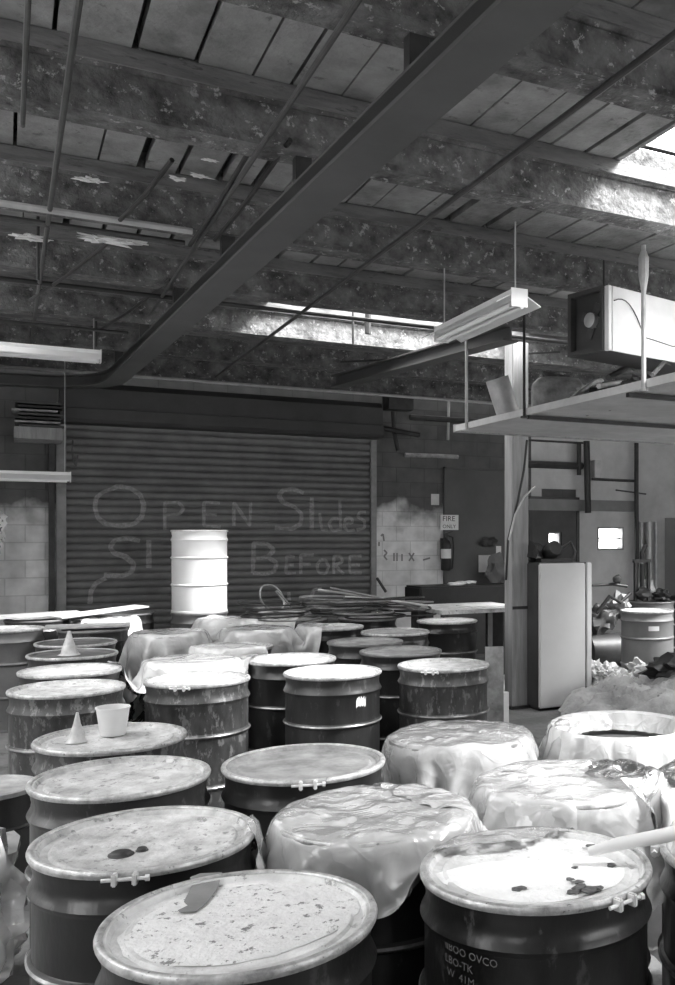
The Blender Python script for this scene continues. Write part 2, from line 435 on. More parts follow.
# ================================================================ ROLLER DOOR
dr = empty('roller_door', ((DX0+DX1)/2, WY1, 0), 'dark corrugated roller shutter painted with faded white letters', 'roller door')
def slat(z):                          # depth of the curtain at height z
    t = (z % .0894)/.0894
    return .022*math.sin(PI*t)**.6
mb = MB(); n = 8; zz = []
z = 0.
while z < 3.1: zz.append(z); z += .0894/n
prev = None
for z in zz:
    y = WY1+.03-slat(z); r = (mb.bm.verts.new((DX0+.08, y, z)), mb.bm.verts.new((DX1-.05, y, z)))
    if prev: mb.bm.faces.new((prev[0], prev[1], r[1], r[0]))
    prev = r
mb.build('curtain', M_DOOR, dr, smooth=True)
jam = MB().bb((DX0-.02, WY1-.03, 0), (DX0+.085, WY1+.1, 3.25)).build('guide_rail', M_JAMB, dr)
MB().bb((DX1-.055, WY1-.03, 0), (DX1+.02, WY1+.1, 3.25)).build('guide_rail', M_JAMB, dr)
hb = PZ_(200, 431)
hp = [(WY1-.05, 3.0), (WY1-.34, 3.0), (WY1-.38, 3.04), (WY1-.38, 3.16), (WY1-.33, 3.17), (WY1-.33, 3.40), (WY1-.26, 3.47), (WY1-.05, 3.47)]
mb = MB(); mb.poly([(DX0, y, z) for y, z in hp], (DX1-DX0, 0, 0)); mb.build('hood', M_HOOD, dr)
# hand painted lettering following the slats
STR = {  # strokes in survey-photo pixels, on the curtain
 'O': [[(112, 489), (103, 492), (96, 498), (95, 508), (98, 518), (106, 524), (120, 526), (134, 524), (142, 517), (144, 505), (140, 494), (130, 488), (118, 486), (112, 489)]],
 'P': [[(165, 502), (165, 530)], [(165, 503), (178, 502), (184, 508), (180, 514), (166, 515)]],
 'E': [[(220, 503), (204, 502), (204, 526), (221, 527)], [(204, 514), (217, 515)]],
 'N': [[(234, 526), (234, 502), (250, 526), (251, 502)]],
 'S': [[(304, 493), (294, 489), (283, 490), (279, 496), (283, 502), (295, 507), (302, 514), (301, 524), (292, 529), (275, 528)]],
 'l': [[(312, 497), (312, 530)]],
 'i': [[(320, 513), (322, 530), (328, 530)]],
 'd': [[(340, 500), (341, 531)], [(340, 519), (333, 518), (329, 524), (333, 531), (341, 529)]],
 'e': [[(345, 524), (353, 523), (352, 518), (346, 518), (344, 526), (348, 531), (355, 530)]],
 's': [[(366, 512), (360, 512), (358, 517), (365, 521), (365, 528), (357, 530)]],
 'S2': [[(140, 541), (128, 538), (115, 540), (110, 547), (114, 553), (126, 557), (134, 564), (132, 572), (122, 576), (104, 575)]],
 'l2': [[(149, 540), (149, 568)]],
 'B': [[(253, 573), (254, 543), (268, 544), (274, 550), (268, 557), (256, 558)], [(268, 557), (277, 563), (275, 571), (265, 574), (253, 573)]],
 'e2': [[(295, 557), (287, 556), (286, 573), (296, 573)], [(286, 565), (294, 565)]],
 'f2': [[(314, 555), (301, 555), (301, 574)], [(301, 564), (311, 564)]],
 'o2': [[(321, 560), (317, 565), (319, 573), (326, 574), (329, 567), (326, 560), (321, 560)]],
 'r2': [[(334, 574), (334, 556), (341, 556), (343, 562), (335, 565), (344, 574)]],
 'e3': [[(362, 556), (350, 556), (350, 573), (362, 573)], [(350, 565), (360, 565)]],
 'C': [[(106, 578), (96, 583), (91, 591), (90, 604)]],
 'i3': [[(289, 592), (290, 607)], [(322, 588), (314, 590), (311, 598), (314, 606)]],
}
mb = MB()
for key, sts in STR.items():
    wd = .028 if key in ('O', 'S', 'S2', 'B', 'C', 'l', 'l2') else .020
    for st in sts:
        pts = [P(u, v, Y=WY1) for u, v in st]; res = []
        for a, b in zip(pts[:-1], pts[1:]):
            n = max(2, int((b-a).length/.012))
            res += [a.lerp(b, k/n) for k in range(n)]
        res.append(pts[-1]); pr = None
        # light smoothing rounds the corners of the brush stroke
        for _ in range(3):
            res = [res[0]]+[(res[k-1]+res[k]*2+res[k+1])/4 for k in range(1, len(res)-1)]+[res[-1]]
        for k, p in enumerate(res):
            t = (res[min(k+1, len(res)-1)]-res[max(k-1, 0)]).normalized(); nrm = Vector((-t.z, 0, t.x))
            w2 = wd*(1+.3*noise.noise(p*9)); row = []
            for j in range(5):
                q = p+nrm*w2*(j/2-1)
                row.append(mb.bm.verts.new((q.x, WY1+.03-slat(q.z)-.0025, q.z)))
            if pr:
                for j in range(4): mb.bm.faces.new((pr[j], pr[j+1], row[j+1], row[j]))
            pr = row
o = mb.build('painted_lettering', M_CHALK, dr); o['label'] = 'faded white hand-painted words'

# ================================================================ DRUMS
RB, RO, HD = .284, .297, .88
def hoop(z, h=.015, w=.015): return [(RB, z-w), (RB+h*.7, z-w*.5), (RB+h, z), (RB+h*.7, z+w*.5), (RB, z+w)]
BODY = [(0, .012), (RB-.01, .012), (RB-.004, 0), (RB+.006, 0), (RB+.006, .015), (RB, .022)]+hoop(.295)+hoop(.585)+[(RB, .755), (RB+.006, .763), (RB+.0115, .775), (RB+.006, .787), (RB-.001, .80), (RB-.004, .822), (RB, .84), (RB+.002, .868), (RB-.004, .868), (RB-.006, .80)]
OPENP = [(RB-.006, .80), (RB-.006, .03), (0, .03)]
LID = [(RB+.003, .8685), (RB-.002, .8745), (RB-.012, .8745), (RB-.02, .862), (.245, .860), (.238, .866), (.228, .866), (.221, .861), (.11, .863), (0, .8635)]
RING = [(RB+.003, .860), (RB+.009, .860), (RO-.001, .866), (RO, .872), (RO-.003, .879), (RB+.004, .8815), (RB-.004, .8795), (RB-.0055, .8755), (RB+.0045, .8755), (RB+.0045, .862)]
CACHE = {}
def cached(kind, m, maker):
    k = (kind, m.name)
    if k not in CACHE:
        o = maker().build(kind, m, None, smooth=True)
        me = o.data; off = o.location.copy(); me.transform(Matrix.Translation(off))
        bpy.data.objects.remove(o); CACHE[k] = me
    return CACHE[k]
M_HOOPHI = mat('hoop_painted_highlight', .22, .33, .4, .6, 14, .1, 30)  # overhead highlights put into a paler colour for hoops and top ridge
M_HOOPW = {'white_drum_paint': M_WHITED, 'grey_drum_paint': None, 'mid_grey_drum_paint': None}
def body_mesh(m, openp):
    k = ('bodyw', m.name, openp)
    if k not in CACHE:
        me = cached('body', m, lambda: MB().lathe(BODY+(OPENP if openp else []), n=64)); CACHE.pop(('body', m.name))
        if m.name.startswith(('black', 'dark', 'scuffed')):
            me.materials.append(M_HOOPHI)
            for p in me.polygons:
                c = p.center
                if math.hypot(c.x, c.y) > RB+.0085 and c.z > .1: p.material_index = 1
        CACHE[k] = me
    return CACHE[k]
def child(name, me, parent):
    o = bpy.data.objects.new(name, me); o.parent = parent; COL.objects.link(o); return o
def lug_mb():
    mb = MB()                         # faces +X
    for s in (-1, 1): mb.box((RO+.010, s*.024, .866), (.026, .013, .030), bev=.003)
    mb.tube([(RO+.012, -.055, .866), (RO+.012, .048, .866)], .005, 8)
    mb.tube([(RO+.012, .048, .866), (RO+.012, .058, .866)], .009, 6)
    return mb
def bung_mb(r, x, y):
    return lambda: MB().lathe([(0, .872), (r, .872), (r*1.2, .870), (r*1.3, .866), (r*1.5, .865), (r*1.55, .861)], (x, y, 0), 20)
DRUMS = []
def lug_angle(x, y, u):
    best = None
    for k in range(720):
        a = k*PI/360; p = (x+RO*math.cos(a), y+RO*math.sin(a), .866)
        if (p[0]-x)*x+(p[1]-y)*y > 0: continue
        e = abs(uv(p)[0]-u)
        if best is None or e < best[0]: best = (e, a)
    return best[1]
def drum(xc, zc, label, body=M_BLACK, lid=M_LID, ring=M_RING, lug=None, bung=False, z=0, group='steel drums crowding the floor', rot=None, fill=None, upside=False):
    x, y = cb(xc, zc)
    rz = lug_angle(x, y, lug) if lug else (rot if rot is not None else random.uniform(0, 6.28))
    e = empty('steel_drum', (x, y, z), label, 'drum', rz, group)
    child('body', body_mesh(body, lid is None), e)
    if lid:
        l = child('lid', cached('lid', lid, lambda: MB().lathe(LID, n=64)), e)
        if bung:
            for r, x_, y_ in bung: child('bung', cached('bung%d' % (1000*r), M_IRON, bung_mb(r, x_, y_)), l)
    if ring:
        r = child('closing_ring', cached('closing_ring', ring, lambda: MB().lathe(RING, n=64, closed_prof=True)), e)
        if lug: child('clamp_bolt', cached('clamp_bolt', M_LUG, lug_mb), r)
    if fill:
        child('contents', cached('contents', fill, lambda: MB().lathe([(RB-.008, .79), (.2, .80), (.1, .815), (.03, .80), (0, .81)], n=48)), e)
    if z == 0: DRUMS.append((x, y, label))
    return e
# front group
_a = lug_angle(*cb(-1.09, 2.66), 126); _c, _s = math.cos(-_a), math.sin(-_a); _o = cb(-1.09, 2.66); BX = []
for u_, v_ in ((121, 852), (142, 848)):
    q_ = P(u_, v_, z=.87); dx_, dy_ = q_.x-_o[0], q_.y-_o[1]; BX += [dx_*_c-dy_*_s, dx_*_s+dy_*_c]
dA = drum(-1.09, 2.66, 'black drum at the left front, dusty lid with two bungs and a bright clamp bolt', M_BLACK, M_LID, M_RING, lug=126, bung=((.022, BX[0], BX[1]), (.011, BX[2], BX[3])))
dB = drum(-1.45, 3.33, 'drum with a plain dusty lid, between the cup drum and the left front one', M_DARK, M_LID, M_RING)
dC = drum(-1.77, 3.97, 'drum at the left whose lid carries the white cup', M_SCUFF, M_LID, M_RING)
dD = drum(-.86, 3.54, 'black drum with grey stained lid and double bolt, alone before the middle group', M_BLACK, M_LIDG, M_RING, lug=308, bung=False)
dE = drum(0, 2.44, 'large black drum at the right front with white dusted lid and writing', M_BLACK, M_LIDW, M_RING, lug=622)
dF = drum(-.65, 2.10, 'nearest drum at the bottom, flecked white lid with a dark torn scrap', M_BLACK, M_LIDW, M_RING)
dZ = drum(-.487, 2.88, 'black drum under clear plastic between the two front drums', M_BLACK, M_LIDW, M_RING)
dY = drum(.09, 3.24, 'drum under pale plastic directly behind the large front drum with writing', M_MIDD, M_LIDW, M_RING)
dW = drum(-.32, 3.98, 'drum under clear plastic with a grey lid, right of centre', M_GREYD, M_LIDG, M_RINGD)
dX = drum(.366, 4.17, 'open drum lined with plastic, dark contents showing, far right', M_MIDD, None, M_RING, fill=M_LIDD)
dR1 = drum(.63, 2.56, 'dark drum cut off by the right edge of the picture, low corner', M_BLACK, M_LIDG, M_RING, lug=655)
dR2 = drum(.72, 3.28, 'drum buried under crumpled plastic at the right edge', M_MIDD, M_LIDG, M_RINGD)
# middle group
drum(-2.58, 5.24, 'tall scuffed drum at the left edge, dusty lid, front of its row', M_SCUFF, M_LID, M_RING)
drum(-2.90, 5.93, 'drum at the left with a pale lid, just behind the tall scuffed one', M_DARK, M_LIDW, M_RING)
drum(-3.28, 6.74, 'open drum at the left with a cone standing in its rim', M_DARK, M_LIDD, M_RING)
drum(-1.98, 5.57, 'scuffed drum with pale lid and clamp bolt in front of the plastic heap', M_SCUFF, M_LID, M_RING, lug=180)
drum(-2.29, 6.32, 'drum under milky plastic behind the scuffed drum with clamp bolt', M_DARK, M_LIDW, M_RING)
drum(-1.25, 5.86, 'smooth dark drum with pale lid and a white smear on its side, centre', M_DARK, M_LIDW, M_RING)
drum(-1.66, 6.47, 'black drum with a clean pale lid, behind and left of the smeared one', M_BLACK, M_LIDW, M_RING)
drum(-.60, 6.18, 'scuffed black drum with pale lid and clamp bolt, rightmost of the middle group', M_SCUFF, M_LID, M_RING, lug=430)
drum(-.98, 6.90, 'black drum with a grey lid half hidden between two middle drums', M_BLACK, M_LIDG, M_RINGD)
drum(-1.345, 7.50, 'dark drum with a dull grey lid and no shine, second row from the middle', M_DARK, M_LIDG, M_RINGD)
drum(-1.22, 8.26, 'black drum with light rim behind the dull lidded one', M_BLACK, M_LIDG, M_RING)
drum(-1.876, 8.71, 'black drum with pale lid in front of the pile of rings', M_BLACK, M_LID, M_RING)
drum(-.87, 9.32, 'black drum with a bright white top near the workbench', M_BLACK, M_LIDW, M_RING)
# rear group
drum(-2.28, 7.15, 'drum under the middle of the plastic heap', M_DARK, M_LID, M_RING)
drum(-3.11, 8.05, 'plastic wrapped drum at the left of the rear pair', M_DARK, M_LIDW, M_RING)
drum(-2.44, 8.33, 'plastic wrapped drum at the right of the rear pair', M_DARK, M_LIDW, M_RING)
drum(-3.95, 8.50, 'dark drum with a dark lid, left rear', M_DARK, M_LIDG, M_RINGD)
drum(-3.60, 7.45, 'dark drum with a dark lid behind the cone drum', M_DARK, M_LIDD, M_RING)
drum(-4.72, 8.50, 'plain grey drum at the left edge of the picture', M_GREYD, M_LID, M_RING)
for k, (xc, zc, lb) in enumerate([(-4.95, 9.45, 'rear drum under the sheets at the far left'), (-4.22, 9.3, 'rear drum under the pale boards'), (-3.0, 9.25, 'rear drum below the white drum under plastic'),
                    (-2.35, 9.35, 'rear drum under the left end of the ring pile'), (-1.7, 9.6, 'rear drum under the right half of the ring pile'), (-3.64, 10.3, 'drum carrying the white drum before the shutter'),
                    (-4.4, 10.2, 'rear drum close to the shutter at the left'), (-2.7, 10.3, 'rear drum behind the ring pile')]):
    drum(xc, zc, lb, (M_DARK, M_BLACK, M_GREYD)[k % 3], M_LIDG, M_RINGD)
wx, wy = cb(-3.64, 10.3)
drum(-3.64, 10.3, 'white drum standing on top of the others before the shutter', M_WHITED, M_WHITED, mat('white_ring', .7, .4), z=.884, group=None)
drum(1.23, 10.55, 'mid grey drum with a small white label at the right, beside the plastic heap', M_MIDD, M_LIDW, M_RING, group=None)
drum(1.45, 12.0, 'grey drum carrying the hand pump at the right, near the wall', M_GREYD, M_LIDD, M_RINGD, group=None)
for i in range(len(DRUMS)):
    for j in range(i):
        d = math.hypot(DRUMS[i][0]-DRUMS[j][0], DRUMS[i][1]-DRUMS[j][1])
        if d < .6: print('DRUM CLOSE', round(d, 3), DRUMS[i][2], '|', DRUMS[j][2])

def in_drum_child(e, name, mb, m, label=None):
    o = mb.build(name, m, e)
    if label: o['label'] = label
    return o
# powder and flecks on the two front lids
def lid_flecks(e, pix, name, m, label, r0, r1, top=.863):
    mb = MB()
    for u, v, r in pix:
        p = P(u, v, z=top)
        n = 7; a0 = random.uniform(0, 6)
        pts = [(p.x+r*random.uniform(r0, r1)*math.cos(a0+2*PI*k/n), p.y+r*random.uniform(r0, r1)*math.sin(a0+2*PI*k/n), top+.0005) for k in range(n)]
        mb.poly(pts, (0, 0, .003))
    o = mb.build(name, m, e)
    o['label'] = label; return o
def pl(e, outline, m, name, label, top=.8645, h=.004):
    """low crust of dust on a lid, its edge traced on the lid plane"""
    pts = [P(u, v, z=top) for u, v in outline]; res = []
    for a, b in zip(pts, pts[1:]+pts[:1]):
        for k in range(6): res.append(a.lerp(b, k/6))
    n = len(res); c = sum(res, Vector())/n; mb = MB(); rings = []
    for f in (1, .96, .85, .6, .3):
        row = []
        for k, p in enumerate(res):
            q = c+(p-c)*f*(1+.035*noise.noise(p*14))
            row.append(mb.bm.verts.new((q.x, q.y, top+(h*(1-f)**.4 if f < 1 else -.002)+.0015*noise.noise(q*30)*(f < 1))))
        if rings:
            for k in range(n): mb.bm.faces.new((rings[-1][k], rings[-1][(k+1) % n], row[(k+1) % n], row[k]))
        rings.append(row)
    mb.bm.faces.new(rings[-1]); o = mb.build(name, m, e, smooth=True); o['label'] = label; return o
pl(dE, [(434, 873), (450, 868), (477, 863), (510, 860), (545, 861), (580, 857), (606, 857), (628, 866), (628, 880), (600, 890), (575, 898), (547, 902), (515, 901), (488, 897), (462, 890), (444, 883)], M_POWD, 'powder_crust', 'white powder crust on the lid')
M_POWF = mat('speckled_white_powder', .68, .9, 0, .1, 14, .4, 60, dark=.2, thr=.57)
pl(dF, [(118, 936), (140, 916), (165, 902), (200, 893), (233, 886), (275, 882), (308, 882), (345, 886), (362, 896), (358, 912), (335, 930), (308, 943), (275, 955), (235, 962), (190, 966), (150, 965), (124, 955)], M_POWF, 'powder_crust', 'speckled white powder crust on the lid')
for k, (u, v, r) in enumerate([(519, 889, .013), (581, 888, .017), (573, 892, .013), (590, 891, .016), (578, 883, .012), (598, 888, .01), (570, 880, .008), (575, 868, .007), (612, 866, .01), (590, 846, .01)]):
    q = P(u, v, z=.868); MB().blob((q.x, q.y, .8695), r, k, .5, 2, 3, (1.3, 1, .3)).build('dirt_clump', M_LIDD, dE)['label'] = 'dark clump of dirt'
# torn scrap on the nearest drum
pts = [P(u, v, z=.8705) for u, v in [(222, 873), (217, 890), (207, 903), (196, 912), (181, 913), (178, 911), (188, 906), (184, 902), (193, 884), (190, 878), (200, 874)]]
sp_ = MB().poly([(p.x, p.y, .8705) for p in pts], (0, 0, .002)).build('torn_scrap', mat('wet_card', .2, .7))
tag(sp_, 'dark torn scrap lying on the lid of the nearest drum', 'scrap')

# writing on the large front drum
def text_mesh(txt, size):
    cu = bpy.data.curves.new('t', 'FONT'); cu.body = txt; cu.size = size; cu.resolution_u = 2; cu.extrude = 0
    o = bpy.data.objects.new('t', cu); COL.objects.link(o)
    dg = bpy.context.evaluated_depsgraph_get(); me = bpy.data.meshes.new_from_object(o.evaluated_get(dg))
    bpy.data.objects.remove(o); return me
def wrapped_text(e, lines, size, ang, z0, r, m, name='stencil_text', lean=-.08):
    mb = MB()
    for k, t in enumerate(lines):
        me = text_mesh(t, size); vs = []
        for v in me.vertices:
            x, y = v.co.x, v.co.y; a = ang+x/r
            z = z0-k*size*1.15+y+lean*x
            vs.append(mb.bm.verts.new((r*math.cos(a), r*math.sin(a), z)))
        for p in me.polygons:
            try: mb.bm.faces.new([vs[i] for i in p.vertices])
            except ValueError: pass
    for v in mb.bm.verts: v.co = e.matrix_basis @ v.co
    o = mb.build(name, m, e); return o
ex, ey = cb(0, 2.44)
def face_angle(x, y, u, z=.7):
    best = None
    for k in range(1440):
        a = k*PI/720; p = (x+RB*math.cos(a), y+RB*math.sin(a), z)
        if (p[0]-x)*x+(p[1]-y)*y > 0: continue
        q = abs(uv(p)[0]-u)
        if best is None or q < best[0]: best = (q, a)
    return best[1]
fa = face_angle(ex, ey, 446)-dE.rotation_euler.z
o = wrapped_text(dE, ['IIBOO OVCO', 'LBO-TK', ' W  41M'], .026, fa, .745, RB+.0022, mat('grey_marker', .2, .8)); o['label'] = 'small pale handwriting in three lines'
# smear on the smooth centre drum, label on the grey drum at the right
def patch(e, x, y, u, z, w, h, m, name, ragged=False):
    a0 = face_angle(x, y, u, z); mb = MB(); n = 10; rr = RB+.002
    T, B = [], []
    for k in range(n+1):
        a = a0+(k/n-.5)*w/rr; j = (random.uniform(-.3, .3)*h if ragged else 0)
        T.append(mb.bm.verts.new((x+rr*math.cos(a), y+rr*math.sin(a), z+h/2+j)))
        B.append(mb.bm.verts.new((x+rr*math.cos(a), y+rr*math.sin(a), z-h/2+j*.6)))
    for k in range(n): mb.bm.faces.new((T[k], T[k+1], B[k+1], B[k]))
    return mb.build(name, m, e)
hx, hy = cb(-1.25, 5.86)
hd = [o for o in COL.objects if o.get('label', '').startswith('smooth dark drum')][0]
patch(hd, hx, hy, 361, .72, .07, .05, M_PAPER, 'label_remnant', True)['label'] = 'torn white label'
gx, gy = cb(1.23, 10.55)
gd = [o for o in COL.objects if o.get('label', '').startswith('mid grey drum')][0]
patch(gd, gx, gy, 654, .70, .12, .05, M_PAPER, 'paper_label')['label'] = 'small white label'

# ================================================================ THINGS ON LIDS
LZ = .8745
p = P(113, 733, z=LZ); p.z = .867
tag(MB().lathe([(0, .0), (.048, .0), (.051, .004), (.066, .112), (.070, .115), (.070, .120), (.065, .120), (.048, .008), (0, .008)], p, 32).build('plastic_cup', M_CUP, smooth=True), 'white tapered cup standing on the lid of a drum at the left', 'cup')
def cone(u, v, h, r, label):
    p = P(u, v, z=.865); p.z = .8665 if v > 700 else .8665
    mb = MB().lathe([(r*1.25, 0), (r, .01), (r*.75, h*.3), (r*.45, h*.6), (r*.16, h), (0, h)], p, 20)
    for q in mb.bm.verts:
        k = noise.noise(q.co*25)*.012; q.co.x += k; q.co.y += k*.6
    tag(mb.build('plastic_cone', M_CONE, smooth=True), label, 'cone', 'cones on the drums')
cone(77, 742, .12, .033, 'grubby plastic cone standing beside the white cup')
cone(69, 655, .17, .06, 'grubby plastic cone standing in the rim of a left rear drum')

# stick / rolled plastic tube on the big drum
a, b = P(588, 852, z=.90), P(690, 830, z=.955)
tag(MB().tube([a, a.lerp(b, .3)+Vector((0, 0, .004)), a.lerp(b, .7), b], [.012, .017, .019, .02], 12).build('pale_pole', M_CUP, smooth=True), 'pale round pole lying across the rim of the large front drum', 'pole')

# closing rings piled behind
piles = [(-2.45, 9.15, .886, 6), (-2.05, 9.5, .888, 7), (-1.65, 9.3, .89, 7), (-1.42, 9.75, .89, 6)]
RLAB = 'dark steel closing ring in the pile before the shutter'
rr_ = MB()
ring_me = cached('loose_ring', M_RINGD, lambda: MB().lathe([(.285, 0), (.297, 0), (.300, .008), (.296, .016), (.286, .016)], n=48, closed_prof=True))
ring_me2 = cached('loose_ring', M_IRON, lambda: MB().lathe([(.285, 0), (.297, 0), (.300, .008), (.296, .016), (.286, .016)], n=48, closed_prof=True))
q = 0
for xc, zc, z0, n in piles:
    tx, ty = random.uniform(-.02, .02), random.uniform(-.02, .02)
    for k in range(n):
        x, y = cb(xc+random.uniform(-.13, .13), zc+random.uniform(-.12, .12))
        o = bpy.data.objects.new('closing_ring', (ring_me, ring_me2)[q % 3 > 0]); COL.objects.link(o); q += 1
        o.location = (x, y, z0+.02+k*.028); tx += random.uniform(-.015, .015); ty += random.uniform(-.015, .015); o.rotation_euler = (tx, ty, random.uniform(0, 6))
        tag(o, RLAB, 'ring', 'loose rings piled before the shutter')
# looser coils and strap hoops standing in the pile
for k, (u, v, r, rx, lb) in enumerate([(272, 598, .14, 1.1, 'looped strap standing up at the left end of the ring pile'), (284, 600, .11, .9, 'smaller looped strap in the ring pile')]):
    c = P(u, v, Z=9.1); pts = []
    for j in range(24):
        a = 2*PI*j/24; pts.append(c+Matrix.Rotation(.5+k, 3, 'Z') @ Vector((r*math.cos(a), r*math.sin(a)*math.cos(rx), r*math.sin(a)*math.sin(rx))))
    tag(MB().tube(pts, .009, 6, closed=True).build('strap_loop', M_RINGD, smooth=True), lb, 'strap')
# pale rods lying over the pile
for k, (u1, v1, u2, v2, z1, z2) in enumerate([(318, 590, 408, 604, 1.16, 1.06), (330, 588, 425, 610, 1.18, 1.03), (345, 597, 428, 606, 1.10, 1.05), (300, 604, 380, 601, 1.09, 1.12)]):
    a, b = P(u1, v1, z=z1), P(u2, v2, z=z2)
    a = P(u1, v1, Z=9.3); b = P(u2, v2, Z=9.4)
    tag(MB().tube([a, a.lerp(b, .5)+Vector((0, 0, .015)), b], .012, 8).build('metal_rod', (M_PIPEL, M_RINGD)[k % 2], smooth=True),
        'thin metal rod slanting over the right end of the ring pile', 'rod', 'rods over the ring pile')
# boards at left rear
for k, (u, v, w, d, rz, tl, lb) in enumerate([(100, 607, .85, .30, .35, .07, 'pale board propped up on the left rear drums, its end raised'), (30, 611, .9, .4, .1, .02, 'flat pale board on the drums at the far left'), (88, 624, .7, .35, -.1, .0, 'grey board lying on a dark drum at the left rear')]):
    c = P(u, v, Z=(9.3, 9.35, 8.6)[k])
    tag(MB().box((c.x, c.y, (.965, .925, .892)[k]), (w, d, .014), rz=rz, ry=-tl).build('flat_board', (M_CARD, M_CARD, M_LIDG)[k]), lb, 'board')

# ================================================================ PLASTIC SHEETS (small cloth solver, settled before linking)
CYL = np.array([(x, y, RO+.006, HD+.006) for x, y, _ in DRUMS])
def drape(name, label, cx, cy, sx, sy, rz, m, h=.032, steps=130, z0=1.02, comp=.94, seed=1, extra=None, grp='plastic sheets over the drums', amp=.011, cut=1.6):
    r = np.random.default_rng(seed)
    nx, ny = int(sx/h)+1, int(sy/h)+1
    gx, gy = np.meshgrid(np.linspace(-sx/2, sx/2, nx), np.linspace(-sy/2, sy/2, ny), indexing='ij')
    c, s = math.cos(rz), math.sin(rz)
    X = np.stack([cx+(gx*c-gy*s)*comp, cy+(gx*s+gy*c)*comp, np.full_like(gx, z0)], -1)
    X[..., 2] += .035*np.sin(gx*17+r.uniform(0, 6)+2*np.sin(gy*5))*np.sin(gy*13+r.uniform(0, 6)) + r.normal(0, .004, gx.shape)
    V = np.zeros_like(X); dt = 1/60
    dh1 = sx/(nx-1); dh2 = sy/(ny-1)
    cyl = (CYL if extra is None else np.vstack([CYL, extra]))+np.array([0, 0, .0015*seed, .0022*seed-.006])
    ctr = np.array([cx, cy]); cyl = cyl[np.hypot(cyl[:, 0]-cx, cyl[:, 1]-cy) < math.hypot(sx, sy)/2+.4]
    def con(A, B, L, k):
        d = B-A; l = np.linalg.norm(d, axis=-1, keepdims=True)+1e-9
        q = d*((l-L)/l*.5*k); return q
    def sl(di, dj, L, k):
        for par in (0, 1):
            if di and not dj or di: idx = slice(par*di, None)
            n1, n2 = X.shape[:2]
            I = [i for i in range(0, n1-abs(di)) if (i//max(1, abs(di))) % 2 == par] if di else list(range(n1))
            J = list(range(0, n2-abs(dj))) if di else [j for j in range(0, n2-abs(dj)) if (j//max(1, abs(dj))) % 2 == par]
            I = np.array(I); J = np.array(J)
            if not len(I) or not len(J): continue
            if dj >= 0:
                a = np.ix_(I, J); b = np.ix_(I+di, J+dj)
            else:
                a = np.ix_(I, J-dj); b = np.ix_(I+di, J)
            q = con(X[a], X[b], L, k); X[a] += q; X[b] -= q
    dg = math.hypot(dh1, dh2)
    for it in range(steps):
        P0 = X.copy(); V[..., 2] -= 9.8*dt; V *= .97; X += V*dt
        for _ in range(5):
            sl(1, 0, dh1, 1); sl(0, 1, dh2, 1); sl(1, 1, dg, .6); sl(1, -1, dg, .6)
            sl(2, 0, 2*dh1, .08); sl(0, 2, 2*dh2, .08)
        top = np.zeros(X.shape[:2], bool)
        for x, y, R, H in cyl:
            dx = X[..., 0]-x; dy = X[..., 1]-y; rr = np.hypot(dx, dy)+1e-9
            ins = (rr < R) & (X[..., 2] < H)
            up = ins & ((H-X[..., 2] < R-rr+.0) | (P0[..., 2] > H-.01)); side = ins & ~up
            X[..., 2][up] = H; top |= up
            f = R/rr
            X[..., 0][side] = (x+dx*f)[side]; X[..., 1][side] = (y+dy*f)[side]
        g = X[..., 2] < .012; X[..., 2][g] = .012; top |= g
        V = (X-P0)/dt
        V[top] *= np.array([.25, .25, 1]); sp = np.linalg.norm(V, axis=-1, keepdims=True); V *= np.minimum(1, 2.5/(sp+1e-9))
    # loose wrinkles: sharp ridges pushed outwards along the surface normal
    Nn = np.cross(np.gradient(X, axis=0), np.gradient(X, axis=1)); Nn /= np.linalg.norm(Nn, axis=-1, keepdims=True)+1e-9
    if Nn[nx//2, ny//2, 2] < 0: Nn = -Nn
    ca, sa = math.cos(seed*1.3), math.sin(seed*1.3)
    for i in range(nx):
        for j in range(ny):
            a, b = gx[i, j], gy[i, j]; u_, w_ = a*ca+b*sa, -a*sa+b*ca
            q1 = noise.noise(Vector((u_*3.2, w_*9+noise.noise(Vector((u_*4, w_*4, seed)))*1.5, seed*3.)))
            q2 = noise.noise(Vector((u_*11+2*q1, w_*5, seed*5.)))
            X[i, j] += Nn[i, j]*(amp*(max(0, 1-abs(q1)*6)*1.2+max(0, 1-abs(q2)*6)*.7))
    keep = (np.abs(gx)/(sx/2)+np.abs(gy)/(sy/2)) < cut
    mb = MB(); vs = [[mb.bm.verts.new(X[i, j]) for j in range(ny)] for i in range(nx)]
    for i in range(nx-1):
        for j in range(ny-1):
            if keep[i, j]: mb.bm.faces.new((vs[i][j], vs[i+1][j], vs[i+1][j+1], vs[i][j+1]))
    bmesh.ops.delete(mb.bm, geom=[v for v in mb.bm.verts if not v.link_faces], context='VERTS')
    o = mb.build(name, m)
    for q in o.data.polygons: q.use_smooth = True
    ss = o.modifiers.new('s', 'SUBSURF'); ss.levels = 1; ss.render_levels = 1
    return tag(o, label, 'plastic sheet', grp)
